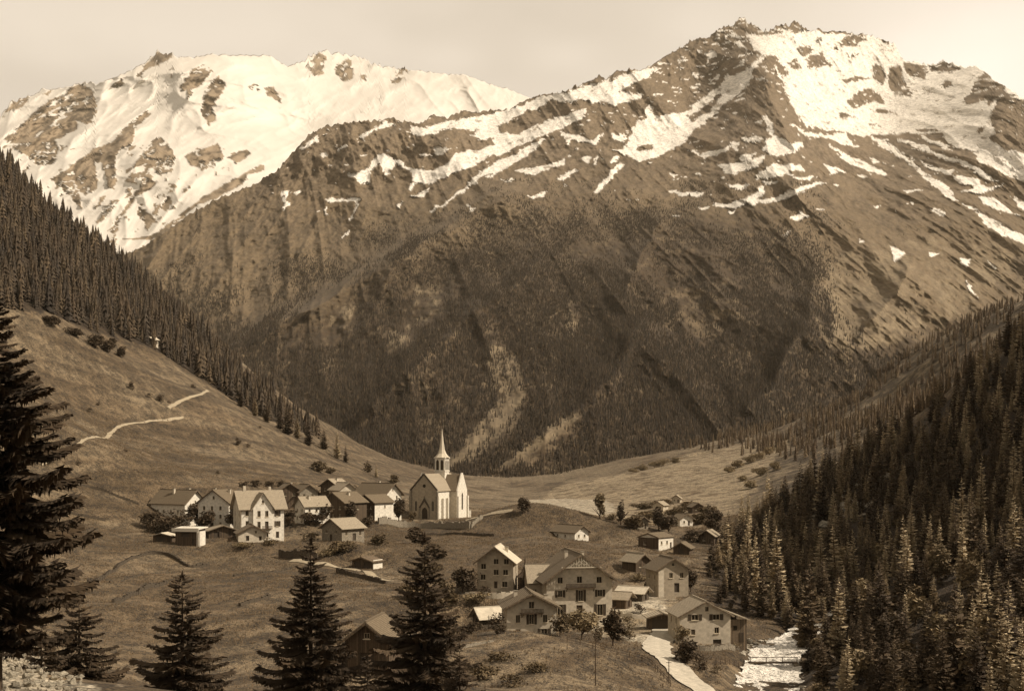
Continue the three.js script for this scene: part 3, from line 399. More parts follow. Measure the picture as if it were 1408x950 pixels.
// leafy crown: lumps of leaves on a few limbs
function leafCrown({ seed, w, h, base = 0.25, n = 700, leaf = 0.35, lumps = 9, colour = LEAF }) {
  const r = rng(seed), t = new Tri(), L = [];
  for (let i = 0; i < lumps; i++) { const a = r() * 6.283, q = Math.sqrt(r()) * 0.62, y = base + (1 - base) * (0.18 + 0.62 * r()); const k = 1 - 0.5 * Math.abs(y - base - (1 - base) * 0.42) / (1 - base); L.push([Math.cos(a) * q * w / 2 * k, y * h, Math.sin(a) * q * w / 2 * k, (0.24 + 0.16 * r()) * w * 0.8, (0.16 + 0.1 * r()) * h, tone(colour, r, 0.45)]); }
  for (let i = 0; i < n; i++) {
    const l = L[Math.floor(r() * lumps)], a = r() * 6.283, u = r() * 2 - 1, q = Math.pow(r(), 0.3) * (0.9 + 0.25 * r()), s = Math.sqrt(1 - u * u);
    const c = [l[0] + Math.cos(a) * s * q * l[3], Math.max(base * h * 0.5, l[1] + u * q * l[4]), l[2] + Math.sin(a) * s * q * l[3]];
    const z = leaf * (0.6 + 0.8 * r()), R = () => (r() - 0.5) * 2 * z, col = tone(l[5], r, 0.5);
    const A = [c[0] + R(), c[1] + R() * 0.7, c[2] + R()], B = [c[0] + R(), c[1] + R() * 0.7, c[2] + R()], C = [c[0] + R(), c[1] + R() * 0.7, c[2] + R()], D = [c[0] + R(), c[1] + R() * 0.7, c[2] + R()];
    t.tri(A, B, C, col); t.tri(A, C, D, col);
  }
  return t.geo();
}
function limbs(seed, w, h, base) {
  const r = rng(seed), gs = [trunkGeo(h * (base + 0.35), 0.035 * h, 6)];
  for (let i = 0; i < 5; i++) { const g = new THREE.CylinderGeometry(0.006 * h, 0.017 * h, h * 0.45, 5); g.translate(0, h * 0.22, 0); g.rotateZ(0.35 + 0.5 * r()); g.rotateY(r() * 6.28); g.translate(0, h * base * (0.8 + 0.5 * r()), 0); gs.push(g); }
  return merge(gs);
}
function leafy(name, label, category, pos, o, group) {
  const g = thing(name, label, category, pos, 0, group);
  mesh(category === 'bush' ? 'stems' : 'trunk', limbs(o.seed, o.w, o.h, o.base ?? 0.25), barkMat, g);
  mesh(category === 'bush' ? 'foliage' : 'crown', leafCrown(o), leafMat, g);
  return g;
}
const onGround = (px, d) => { const v = P(px, HZ, d); return v.setY(elev(v.x, v.z)); };
const topHeight = (pos, py) => EYE - (py - HZ) / FOC * -pos.z - pos.y;      // height that brings a tree standing here up to this sight line

// near spruces, each its own tree
for (const [px, top, d, rad, sprays, seed, label, o] of [
  [-8, 412, 58, 3.5, 60, 1, 'tall dark spruce filling the left edge of the view, cut by the frame', { base: 0.14, gap: 0.1, ragged: 0.65, droop: 0.65, whorl: 0.33, per: 9, sat: 2.4 }],
  [108, 812, 100, 4.6, 40, 2, 'small dark spruce beside the pale scree at the lower left', {}],
  [250, 788, 112, 6.0, 44, 3, 'broad bushy dark spruce at the bottom, second from the left edge', { per: 8 }],
  [427, 738, 132, 6.6, 46, 4, 'tall loose spruce in front of the meadow below the white house', { ragged: 0.55, gap: 0.12 }],
  [584, 735, 134, 7.0, 48, 5, 'ragged open spruce at bottom centre, its top below the church', { ragged: 0.65, gap: 0.26 }],
  [56, 850, 92, 3.0, 26, 6, 'short young spruce between the scree and the left edge spruce', {}],
  [632, 885, 120, 3.2, 28, 7, 'low young spruce at the bottom, right of the ragged open spruce', { gap: 0.2 }],
  [505, 900, 112, 3.2, 30, 8, 'low dark spruce at the bottom, in front of the dark barn roof', {}],
]) { const p = onGround(px, d), h = topHeight(p, top); spruce('spruce_tree', label, p, { seed, h, rad, whorl: 0.42, per: 9, sprays: sprays * 2, fine: true, fat: 0.2, ragged: 0.6, gap: 0.17, droop: 0.6, turn: seed, ...o }); }

// kinds for the woods
const midCrown = [11, 12, 13, 14, 15, 16].map((s, i) => spruceCrown({ seed: s, h: 18, rad: [3.1, 3.7, 2.8, 3.4, 4.0, 2.5][i], whorl: 0.72, per: 8, sprays: 8, base: 0.02, gap: 0.05, ragged: 0.4, fat: 0.72, colour: i === 2 ? [0.23, 0.172, 0.097] : i === 5 ? [0.4, 0.32, 0.2] : i % 2 ? NEEDLE : NEEDLE.map((v, k) => lerp(v, NEEDLE_L[k], 0.4)) }));  // two paler crowns carry the brightness of sunlit needles in their colour
const midTrunk = trunkGeo(16.6, 0.26, 6);
function skirtCrown({ seed, h, rad, colour, tiers = 7 }) {     // a spruce too far off to show its twigs: ragged tiers of boughs
  const r = rng(seed), t = new Tri();
  for (let k = 0; k < tiers; k++) {
    const f = k / tiers, yTop = h * Math.min(1, f + 1.75 / tiers), y = h * (0.03 + 0.94 * f), R = rad * Math.pow(1 - f, 0.85), n = 11, a0 = r() * 6.28, c = tone(colour, r, 0.4), rim = [];
    for (let i = 0; i < n; i++) { const q = R * (i % 2 ? 0.5 + 0.25 * r() : 0.85 + 0.35 * r()), a = a0 + i / n * 6.283; rim.push([Math.cos(a) * q, y + (i % 2 ? 0.05 : -0.02) * h * (0.5 + r()), Math.sin(a) * q]); }
    for (let i = 0; i < n; i++) t.tri([0, yTop, 0], rim[(i + 1) % n], rim[i], tone(c, r, 0.35));
  }
  return t.geo();
}
const farCrown = [21, 22, 23, 24].map((s, i) => skirtCrown({ seed: s, h: 14, rad: [2.4, 2.8, 2.1, 3.1][i], colour: i === 1 ? NEEDLE : NEEDLE.map((v, k) => lerp(v, NEEDLE_L[k], [0.2, 0, 0.5, 0.35][i])) }));
const bushGeo = [31, 32].map((s) => leafCrown({ seed: s, w: 5, h: 4.5, base: 0.05, n: 170, leaf: 0.6, lumps: 6 }));
function spread(name, geo, mat, list, label) {         // uncountable woods: one object
  const m = new THREE.InstancedMesh(geo, mat, list.length), M = new THREE.Matrix4(), q = new THREE.Quaternion(), s = new THREE.Vector3(), c = new THREE.Color();
  list.forEach(([p, sc, a, k], i) => { q.setFromAxisAngle(new THREE.Vector3(0, 1, 0), a); s.set(sc, sc * (0.85 + 0.3 * ((a * 7) % 1)), sc); M.compose(p, q, s); m.setMatrixAt(i, M); m.setColorAt(i, c.setRGB(k, k, k)); });
  m.name = numbered(name); m.castShadow = m.receiveShadow = true; m.userData.kind = 'stuff'; m.userData.label = label; m.userData.category = 'forest'; scene.add(m); return m;
}
const bounds = (poly) => [Math.min(...poly.map((p) => p[0])), Math.max(...poly.map((p) => p[0])), Math.min(...poly.map((p) => p[1])), Math.max(...poly.map((p) => p[1]))];
function scatter(poly, step, seed, keep = () => true) {
  const r = rng(seed), [x0, x1, z0, z1] = bounds(poly), o = [];
  for (let z = z0; z < z1; z += step) for (let x = x0; x < x1; x += step) { const X = x + (r() - 0.5) * step * 1.1, Z = z + (r() - 0.5) * step * 1.1, a = r(), b = r(); if (inPoly(poly, X, Z) && keep(X, Z, a)) o.push([X, Z, a, b]); }
  return o;
}
const seen = (p, h) => { const d = -p.z; return d > 10 && Math.abs(p.x / d * FOC) < 720 && HZ - (p.y + h - EYE) / d * FOC < 960; };
{ // right slope: the nearest three hundred stand for themselves
  const pts = scatter(rightWood, 5.2, 51, (x, z, a) => a < 0.9 - 0.55 * ss(0.55, 0.7, fbm(x / 30, z / 30, 2, 77))).map(([x, z, a, b]) => {
    const p = new THREE.Vector3(x, elev(x, z) - 0.3, z), near = ss(330, 200, -z);
    return { p, h: (6.5 + 8.5 * b + (a < 0.1 ? 6.5 : 0)) * lerp(1, 0.8, near), k: [0, 5, 2, 4, 5, 1, 2, 3][Math.floor(a * 613) % 8], turn: b * 40 };
  }).filter((t) => { const s = P(1035, 850, 250).x; return !(t.p.z > -290 && t.p.x < s + 7); });
  pts.forEach((t) => { t.size = seen(t.p, t.h) ? t.h / -t.p.z : 0; });
  pts.sort((a, b) => b.size - a.size);
  const single = pts.slice(0, 270), rest = pts.slice(270);
  const protos = {};
  for (const t of single) {
    let g = protos[t.k];
    if (!g) { g = protos[t.k] = thing('slope_spruce', '', 'tree', t.p, t.turn); mesh('trunk', midTrunk, barkMat, g); mesh('crown', midCrown[t.k], needleMat, g); } else g = copyOf(g, 'slope_spruce');
    g.position.copy(t.p); g.rotation.y = t.turn; const s = t.h / 18; const wide = s * (0.8 + 0.55 * ((t.turn * 5.3) % 1)); g.scale.set(wide, s, wide * 0.95); g.rotation.z = (((t.turn * 2.7) % 1) - 0.5) * 0.1;
    const where = -t.p.z < 235 ? ['in the dark bottom right corner', 'corner'] : t.p.x / -t.p.z * FOC + CX < 1120 ? ['along the left foot of the right hand wood, near the river', 'river edge'] : -t.p.z > 380 ? ['high in the right hand wood', 'upper wood'] : ['in the middle of the right hand wood', 'mid wood'];
    tag(g, (t.h > 14 ? 'tall spruce ' : t.h > 10 ? 'middling spruce ' : 'short spruce ') + where[0], 'tree', 'spruces of the right hand slope, ' + where[1]);
  }
  for (let k = 0; k < 6; k++) { const l = rest.filter((t) => t.k === k).map((t) => [t.p, t.h / 18, t.turn, 0.8 + 0.4 * ((t.turn * 3) % 1)]); if (l.length) spread('slope_forest', midCrown[k], needleMat, l, 'dark spruce wood covering the upper right hand slope'); }
  const under = scatter(rightWood, 6, 52, (x, z, a) => -z < 420 && a < 0.5).map(([x, z, a, b]) => [new THREE.Vector3(x, elev(x, z) - 0.2, z), 0.35 + 0.6 * b, a * 20, 0.7 + 0.5 * b]).filter(([p]) => !(p.z > -290 && p.x < P(1035, 850, 250).x + 4));
  spread('undergrowth', bushGeo[0], leafMat, under, 'dark undergrowth between the spruces of the right hand slope');
}
{ // wood on the left ridge
  const pts = scatter(leftWood, 5.4, 53, (x, z, a) => a < 0.92);
  for (let k = 0; k < 4; k++) spread('ridge_forest', farCrown[k], needleMat, pts.filter((q) => Math.floor(q[2] * 97) % 4 === k).map(([x, z, a, b]) => [new THREE.Vector3(x, elev(x, z) - 0.4, z), (0.6 + 0.95 * b * ((a * 31) % 1) + 0.2 * b), a * 40, 0.35 + 0.6 * ((b * 13) % 1)]), 'dense dark spruce wood on the left ridge');
  const pts2 = scatter([[120, -600], [620, -600], [860, -1500], [200, -1540], [230, -1100]], 8.5, 54, (x, z, a) => { const e = elev(x, z), n = fbm(x / 45, z / 45, 3, 58); return e > 52 && e < 420 && !inPoly(rightWood, x, z) && a < ss(0.3, 0.6, n) * ss(50, 75, e + 30 * (n - 0.5)); });
  for (let k = 0; k < 2; k++) spread('spur_forest', farCrown[k + 1], needleMat, pts2.filter((q) => Math.floor(q[2] * 97) % 2 === k).map(([x, z, a, b]) => [new THREE.Vector3(x, elev(x, z) - 0.4, z), (0.6 + 0.4 * b), a * 40, 0.9 + 0.6 * b]), 'thin wood on the pale spur behind the right hand slope');
}
{ // woods on the lower mountain
  const r = rng(55), lists = [[], [], [], []], { nx, ny, px0, px1, foot, sky } = peak;
  const cum = []; let sum = 0;
  for (let j = 0; j < ny - 60; j += 2) for (let i = 4; i < nx - 4; i += 2) {
    const px = lerp(px0, px1, i / nx), py = lerp(foot, curve(sky, px), j / ny); if (py < 250 || py > 690) continue;
    const A = peak.at(i, j), B = peak.at(i + 2, j), C = peak.at(i, j + 2); const ar = Math.min(900, B.sub(A).cross(C.sub(A)).length());
    const n1 = fbm(A.x / 150, A.y / 110, 4, 301), n2 = fbm(A.x / 34, A.y / 50, 3, 302);
    let dens = ss(-70, 130, py - curve(tree_line, px) + (n1 - 0.5) * 260 + (n2 - 0.5) * 90) * (0.12 + 0.88 * ss(0.3, 0.62, n1 * 0.35 + n2 * 0.65 + 0.04));
    if (inAny(snow, px, py)) dens = 0;
    if (py > 480) dens = Math.max(dens, 0.5);
    if (inAny(paleFields, px + (n2 - 0.5) * 40, py + (n1 - 0.5) * 40)) dens *= 0.25;
    if (inAny(tracks, px, py)) dens *= 0.2;
    sum += ar * dens; cum.push([sum, i, j, py]);
  }
  const N = 160000;
  for (let q = 0; q < N; q++) {
    const v = r() * sum; let lo = 0, hi = cum.length - 1; while (lo < hi) { const m = (lo + hi) >> 1; if (cum[m][0] < v) lo = m + 1; else hi = m; }
    const p = peak.at(cum[lo][1] + r() * 2, cum[lo][2] + r() * 2); p.y -= 0.5;
    lists[Math.floor(r() * 4)].push([p, (0.26 + 0.42 * r() * r()) * (0.8 + 0.4 * ss(300, 560, cum[lo][3])), r() * 40, 0.28 + 1.1 * r() * r()]);
  }
  lists.forEach((l, k) => spread('mountain_forest', farCrown[k], needleMat, l, 'forest covering the lower face of the mountain'));
}

// ---------------------------------------------------------------- building materials
const plasterTex = dataTex(256, (x, y) => 0.8 + 0.2 * (0.5 * tile(0, x, y, 64, 21) + 0.3 * tile(0, x, y, 14, 22) + 0.6 * (tile(0, x, y, 5, 23) - 0.5)));
const stoneTex = dataTex(256, (x, y) => 0.55 + 0.5 * (0.6 * tile(0, x, y, 26, 31) + 0.4 * tile(0, x, y, 70, 32)) - 0.1);
const woodTex = dataTex(256, (x, y) => { const b = Math.floor(x * 10), e = Math.abs(x * 10 - b - 0.5) > 0.45 ? 0.55 : 1; return e * (0.6 + 0.3 * hash2(b, 1, 3) + 0.2 * tile(0, x, y * 0.25, 80, 33)); });
const roofTex = dataTex(256, (x, y) => { const c = Math.floor(y * 16), k = Math.floor(x * 12 + (c % 2) * 0.5); const e = (y * 16 - c) < 0.14 ? 0.62 : 1; return e * (0.8 + 0.12 * hash2(((k % 12) + 12) % 12, c, 7) + 0.12 * tile(0, x, y, 60, 34)); });
const roofBump = dataTex(256, (x, y) => { const c = Math.floor(y * 16); return 1 - (y * 16 - c) * 0.8 + 0.15 * tile(0, x, y, 40, 35); }, false);
const SM = (c, map, o = {}) => new THREE.MeshStandardMaterial({ color: lin(...c), ...(map ? { map } : {}), roughness: 0.92, ...o });
const M = {
  white: SM([0.88, 0.82, 0.69], plasterTex), cream: SM([0.64, 0.56, 0.43], plasterTex), grey: SM([0.44, 0.37, 0.27], plasterTex), stone: SM([0.5, 0.43, 0.32], stoneTex, { bumpMap: stoneTex, bumpScale: 0.08 }), darkStone: SM([0.17, 0.13, 0.085], stoneTex, { bumpMap: stoneTex, bumpScale: 0.1 }),
  wood: SM([0.12, 0.082, 0.048], woodTex), timber: SM([0.2, 0.145, 0.09], woodTex), slate: SM([0.4, 0.335, 0.24], roofTex, { bumpMap: roofBump, bumpScale: 0.03 }), shingle: SM([0.19, 0.145, 0.09], roofTex, { bumpMap: roofBump, bumpScale: 0.04 }), pale: SM([0.7, 0.62, 0.48], plasterTex),
  glass: new THREE.MeshStandardMaterial({ color: lin(0.02, 0.016, 0.01), roughness: 0.12 }), frame: SM([0.4, 0.33, 0.23]), shutter: SM([0.07, 0.048, 0.026], woodTex), trim: SM([0.62, 0.54, 0.4]), iron: SM([0.06, 0.045, 0.03]),
};
function uvm(g, s = 3) { // texture coordinates in metres by the face's direction
  g = g.index ? g.toNonIndexed() : g; g.computeVertexNormals(); const p = g.attributes.position, n = g.attributes.normal, uv = new Float32Array(p.count * 2);
  for (let i = 0; i < p.count; i++) { const ax = Math.abs(n.getX(i)), ay = Math.abs(n.getY(i)), az = Math.abs(n.getZ(i)); let u, v; if (az >= ax && az >= ay) { u = p.getX(i); v = p.getY(i); } else if (ax >= ay) { u = p.getZ(i); v = p.getY(i); } else { u = p.getX(i); v = p.getZ(i); } uv[i * 2] = u / s; uv[i * 2 + 1] = v / s; }
  g.setAttribute('uv', new THREE.BufferAttribute(uv, 2)); return g;
}
const roofUv = (g, along) => { const p = g.attributes.position, uv = new Float32Array(p.count * 2); for (let i = 0; i < p.count; i++) { uv[i * 2] = (along === 'z' ? p.getZ(i) : p.getX(i)) / 4; uv[i * 2 + 1] = p.getY(i) / 2.4; } g.setAttribute('uv', new THREE.BufferAttribute(uv, 2)); return g; };
function wallGeo(outline, holes, t) { // upright slab with openings, outer face at z = 0
  const s = new THREE.Shape(outline.map(([x, y]) => new THREE.Vector2(x, y)));
  for (const [x, y, w, h, kind] of holes) {
    const q = new THREE.Path(), a = x - w / 2, b = x + w / 2, c = y - h / 2, e = y + h / 2;
    if (kind === 'lancet') { q.moveTo(a, c); q.lineTo(b, c); q.lineTo(b, e - w * 0.8); q.quadraticCurveTo(b, e - w * 0.2, x, e); q.quadraticCurveTo(a, e - w * 0.2, a, e - w * 0.8); q.lineTo(a, c); } else if (kind === 'round') q.absarc(x, y, w / 2, 0, 6.2832, true);
    else { q.moveTo(a, c); q.lineTo(b, c); q.lineTo(b, e); q.lineTo(a, e); q.lineTo(a, c); }
    s.holes.push(q);
  }
  const g = new THREE.ExtrudeGeometry(s, { depth: t, bevelEnabled: false, curveSegments: 6 }); g.translate(0, 0, -t); return g;
}
// an opening is [x, y, w, h, kind]; turn and shift carry it from the wall's own plane to the house
function opening(house, [x, y, w, h, kind = 'window'], m4) {
  const place = (g) => { g.applyMatrix4(m4); return g; };
  if (kind === 'door' || kind === 'gate') {
    const d = mesh('door', place(uvm(bx(w, h, 0.08, x, y, -0.18))), M.shutter, house); mesh('door_frame', place(merge([bx(0.14, h, 0.16, x - w / 2 + 0.07, y, -0.08), bx(0.14, h, 0.16, x + w / 2 - 0.07, y, -0.08), bx(w - 0.3, 0.14, 0.16, x, y + h / 2 - 0.07, -0.08)])), M.timber, d); return;
  }
  if (kind === 'open') { mesh('dark_inside', place(bx(w, h, 0.08, x, y, -0.36)), M.iron, house); return; }  // dark panel painted in for the unlit inside of an opening
  const win = mesh('window', place(merge(kind === 'lancet' || kind === 'round' ? [bx(0.07, h * 0.92, 0.08, x, y, -0.2)] : [bx(0.09, h, 0.1, x - w / 2 + 0.045, y, -0.16), bx(0.09, h, 0.1, x + w / 2 - 0.045, y, -0.16), bx(w - 0.18, 0.09, 0.1, x, y + h / 2 - 0.045, -0.16), bx(w - 0.18, 0.09, 0.1, x, y - h / 2 + 0.045, -0.16), bx(0.06, h - 0.18, 0.08, x, y, -0.165)])), M.frame, house);
  mesh('pane', place(bx(w + 0.1, h + 0.1, 0.04, x, y, -0.27)), M.glass, win);
  if (kind === 'shut' || kind === 'shutters') for (const s of [-1, 1]) mesh('shutter', place(uvm(bx(w * 0.48, h + 0.08, 0.06, x + s * (w * 0.75 + 0.02), y, 0.045), 1.2)), M.shutter, win);
  if (kind === 'window' || kind === 'shutters') mesh('sill', place(bx(w + 0.24, 0.1, 0.22, x, y - h / 2 - 0.05, 0.06)), M.trim, win);
}
function slabs(w, h, rise, l, ov, og, ob, th) { // two roof slopes, ridge along z from og to -(l + ob)
  const a = Math.atan2(rise, w / 2), half = w / 2 + ov, s = half / Math.cos(a) + th * 0.5, out = [];
  for (const k of [-1, 1]) { const g = bx(s, th, l + og + ob); g.rotateZ(-k * a); g.translate(k * half / 2, h + rise - half / 2 * Math.tan(a) + th / 2 / Math.cos(a), (og - l - ob) / 2); out.push(roofUv(uvm(g), 'z')); }
  return out;
}
const T4 = (ry, x, y, z) => new THREE.Matrix4().makeTranslation(x, y, z).multiply(new THREE.Matrix4().makeRotationY(ry));
function house(o) {
  const { w, l, h, rise, yaw = 0, wall = M.white, roof = M.slate, ov = 0.8, og = 0.9, ob = 0.5, th = 0.2, front = [], left = [], right = [], chimneys = [], name = 'house', category = 'house' } = o;
  const pos = o.at ?? P(...SPOT[o.spot]); pos.y = Math.min(pos.y, elev(pos.x, pos.z) + 0.4);
  const g = thing(name, o.label, category, pos, yaw * Math.PI / 180, o.group), t = 0.4, F = -3;
  const gable = rise > 0 ? [[-w / 2, F], [w / 2, F], [w / 2, h], [0, h + rise], [-w / 2, h]] : [[-w / 2, F], [w / 2, F], [w / 2, h], [-w / 2, h]], side = [[-l / 2 + t, F], [l / 2 - t, F], [l / 2 - t, h], [-l / 2 + t, h]];
  const f = wallGeo(gable, front, t), b = wallGeo(gable, [], t).rotateY(Math.PI).translate(0, 0, -l), R = T4(Math.PI / 2, w / 2, 0, -l / 2), Lm = T4(-Math.PI / 2, -w / 2, 0, -l / 2);
  const body = mesh('wall', uvm(merge([f, b, wallGeo(side, right, t).applyMatrix4(R), wallGeo(side, left, t).applyMatrix4(Lm)])), wall, g);
  for (const q of front) opening(g, q, new THREE.Matrix4()); for (const q of right) opening(g, q, R); for (const q of left) opening(g, q, Lm);
  if (rise > 0) {
    const [r1, r2] = slabs(w, h, rise, l, ov, og, ob, th);
    const A = mesh('roof_slope', r1, o.roofL ?? roof, g), B = mesh('roof_slope', r2, o.roofR ?? roof, g);
    const a = Math.atan2(rise, w / 2), half = w / 2 + ov, s = half / Math.cos(a);
    if (o.verge !== false) for (const k of [-1, 1]) { const v = bx(s - 0.1, 0.26, 0.07); v.rotateZ(-k * a); v.translate(k * half / 2, h + rise - half / 2 * Math.tan(a) - 0.05, og + 0.05); mesh('verge_board', v, o.vergeMat ?? M.timber, k < 0 ? A : B); }
    mesh('ridge_cap', bx(0.34, 0.14, l + og + ob - 0.1, 0, h + rise + th / Math.cos(a) + 0.01, (og - l - ob) / 2), o.roofR ?? roof, B);
    if (og > 1.4) for (const k of [-0.94, -0.5, 0.5, 0.94]) { const x = k * (w / 2), y = h + rise * (1 - Math.abs(k)) - 0.24; mesh('purlin', bx(0.2, 0.24, og - 0.12, x, y, og / 2 - 0.07), M.wood, g); }
  }
  for (const [x, z, hh] of chimneys) { const c = mesh('chimney', uvm(bx(0.8, hh, 0.8, x, h + rise * (1 - Math.abs(x) / (w / 2)) + hh / 2 - 0.5, z)), o.chimneyMat ?? M.cream, g); mesh('chimney_cap', bx(1.0, 0.14, 1.0, x, h + rise * (1 - Math.abs(x) / (w / 2)) + hh - 0.42, z), M.stone, c); }
  for (const [x0, x1, y, dep = 1.1] of o.balcony ?? []) {
    const bal = mesh('balcony', bx(x1 - x0, 0.14, dep, (x0 + x1) / 2, y, dep / 2 + 0.003), M.wood, g);
    mesh('railing', merge([bx(x1 - x0, 0.09, 0.09, (x0 + x1) / 2, y + 0.95, dep - 0.05), ...Array.from({ length: Math.round((x1 - x0) / 0.3) + 1 }, (_, i, n = Math.round((x1 - x0) / 0.3)) => bx(0.14, 0.84, 0.05, lerp(x0 + 0.08, x1 - 0.08, i / n), y + 0.49, dep - 0.05))]), M.wood, bal);
    for (const x of [x0 + 0.3, x1 - 0.3]) { const k = bx(0.14, 0.14, dep * 1.2); k.rotateX(-0.7); k.translate(x, y - 0.45, dep * 0.42); mesh('bracket', k, M.wood, bal); }
  }
  g.userData.body = body;
  return g;
}
const grid = (xs, ys, w, h, kind) => xs.flatMap((x) => ys.map((y) => [x, y, w, h, kind]));

// ---------------------------------------------------------------- upper village
{
  const g = house({ spot: 'whiteHotel', yaw: 27, w: 14.2, l: 10.5, h: 11.4, rise: -1, wall: M.white, name: 'white_house', label: 'tall white three storey house with a cross gable in the upper village',
    front: [...grid([-5.2], [9.4, 6.1], 1.1, 1.7, 'window'), ...grid([4.9], [9.2, 5.8], 1, 1.8, 'shutters'), [4.9, 2.2, 1.1, 2.1, 'door'], [-4.9, 2.2, 1, 1.5, 'window']],
    left: grid([-2.6, 2.4], [9.2, 5.8, 2.4], 0.9, 1.5, 'window') });
  // main roof, ridge along the front, with the cross gable
  const h = 11.4, L = 10.5, W = 14.2, rise = 5.2, a = Math.atan2(rise, L / 2), ov = 1, s = (L / 2 + ov) / Math.cos(a);
  for (const k of [-1, 1]) { const r = bx(W + 2.2, 0.22, s); r.rotateX(k * a); r.translate(0, h + rise - (L / 2 + ov) / 2 * Math.tan(a) + 0.1, -L / 2 + k * (L / 2 + ov) / 2); mesh('roof_slope', roofUv(uvm(r), 'x'), M.slate, g); }
  for (const k of [-1, 1]) { const e = wallGeo([[-L / 2, h + 0.01], [L / 2, h + 0.01], [0, h + rise - 0.1]], k < 0 ? [[0, h + 1.6, 0.8, 1.2]] : [], 0.35); const m4 = T4(k * Math.PI / 2, k * W / 2, 0, -L / 2); e.applyMatrix4(m4); mesh('gable_wall', uvm(e), M.white, g); if (k < 0) opening(g, [0, h + 1.6, 0.8, 1.2], m4); }
  const cw = 6.4, cr = 4.5, bay = [[-1.3, 9.2, 1.1, 2], [1.3, 9.2, 1.1, 2], [-1.3, 5.6, 1.1, 2.2], [1.3, 5.5, 1.2, 2.4, 'open'], [-1.3, 2.2, 1.1, 1.6], [1.3, 2.2, 1.1, 1.6], [0, h + 1.7, 0.7, 1.1]], B4 = T4(0, -0.3, 0, 1.12);
  const cg = mesh('cross_gable', uvm(merge([wallGeo([[-cw / 2, -3], [cw / 2, -3], [cw / 2, h], [0, h + cr], [-cw / 2, h]], bay, 0.4), bx(0.35, h + 3, 0.74, -cw / 2 + 0.175, (h - 3) / 2, -0.77), bx(0.35, h + 3, 0.74, cw / 2 - 0.175, (h - 3) / 2, -0.77)]).applyMatrix4(B4)), M.white, g);
  for (const q of bay) opening(g, q, B4);
  slabs(cw, h, cr, 4.6, 0.9, 0.8, 0, 0.18).forEach((r) => mesh('gable_roof', r.translate(-0.3, 0.05, 1.12), M.slate, cg));
  { const bl = mesh('balcony', bx(3.4, 0.14, 1.1, 0.9, 4.3, 1.68), M.wood, g); mesh('railing', merge([bx(3.4, 0.1, 0.08, 0.9, 5.25, 2.18), ...Array.from({ length: 12 }, (_, i) => bx(0.13, 0.86, 0.05, -0.7 + i * 0.29, 4.8, 2.18))]), M.wood, bl); }
  mesh('chimney', uvm(bx(0.9, 2.2, 0.9, -4.8, h + rise + 0.5, -L / 2)), M.cream, g); mesh('chimney', uvm(bx(0.8, 1.8, 0.8, 4, h + rise + 0.4, -L / 2 - 1)), M.cream, g);
}
house({ spot: 'shadedHouse', yaw: -14, w: 11.6, l: 13, h: 9.4, rise: 4.2, wall: M.white, roof: M.shingle, label: 'tall gabled house in shade, left of the tall white house', front: [...grid([-3.6, -0.6, 2.6], [7.4, 4.5], 0.9, 1.4, 'window'), [0, 11, 0.8, 1.2], ...grid([-3.6, 2.6], [1.9], 0.9, 1.3, 'window'), [-0.6, 1.3, 1.3, 2.4, 'door']], right: grid([-3, 2], [7.2, 4.2], 0.9, 1.4, 'window'), chimneys: [[-1.5, -4, 2.2], [2, -8, 2]] });
house({ spot: 'longHouse', yaw: 60, w: 10.4, l: 17, h: 8.4, rise: 4.4, wall: M.white, roof: M.shingle, label: 'long dark roofed house at the left end of the upper village', front: [...grid([-2.4, 0.4], [5.2, 2.4], 0.8, 1.2, 'window'), [0, 8.6, 0.7, 1]], left: grid([-5, -2, 1.5, 5], [5.2, 2.4], 0.9, 1.2, 'window'), chimneys: [[-1.6, -9, 2.4], [1, -4, 2]] });
house({ spot: 'rowHouse', yaw: -50, w: 7, l: 10, h: 6.4, rise: 2.9, wall: M.white, roof: M.slate, label: 'white house right of the tall white house, sunlit eaves side with a row of windows', front: grid([-1.8, 1.4], [4.6, 2], 0.8, 1.2, 'window'), right: [...grid([-3.2, -0.4, 2.6], [4.6], 0.8, 1.2, 'window'), ...grid([-3.2, 2.6], [1.9], 0.8, 1.2, 'window'), [-0.4, 1.1, 1, 2.1, 'door']], chimneys: [[1.2, -3, 1.8]] });
house({ spot: 'darkHouse', yaw: -34, w: 11, l: 12, h: 7, rise: 3.4, wall: M.wood, roof: M.shingle, label: 'broad dark timber house in the middle of the upper village', front: grid([-3.4, 0, 3.2], [5, 2.1], 0.9, 1.2, 'window'), right: grid([-3, 1], [4.8], 0.9, 1.2, 'window'), chimneys: [[2, -6, 1.6]] });
house({ spot: 'smallHouse', yaw: -37, w: 8.8, l: 10, h: 4.3, rise: 2.6, wall: M.stone, roof: M.slate, ov: 1, label: 'small stone house with a pale low roof, lowest of the upper village', front: [...grid([-2.4, 1.8], [2.9], 0.7, 1, 'window'), [-0.4, 1.1, 1.1, 2.1, 'door']], right: [[-3, 2.4, 0.9, 1.3], [0.5, 1.2, 1.5, 2.3, 'open'], [3.2, 2.2, 0.9, 1.4]] });
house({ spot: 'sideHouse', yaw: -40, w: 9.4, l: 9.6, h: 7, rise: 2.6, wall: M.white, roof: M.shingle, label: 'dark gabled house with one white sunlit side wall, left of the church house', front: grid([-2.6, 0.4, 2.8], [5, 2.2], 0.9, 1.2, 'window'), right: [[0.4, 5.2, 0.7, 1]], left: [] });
mesh('dark_front', uvm(wallGeo([[-4.7, 0.3], [4.7, 0.3], [4.7, 7], [0, 9.55], [-4.7, 7]], grid([-2.6, 0.4, 2.8], [5, 2.2], 0.9, 1.2), 0.08).translate(0, 0, 0.084)), M.wood, scene.children[scene.children.length - 1]);  // dark slab over the gable front; the other walls stay white
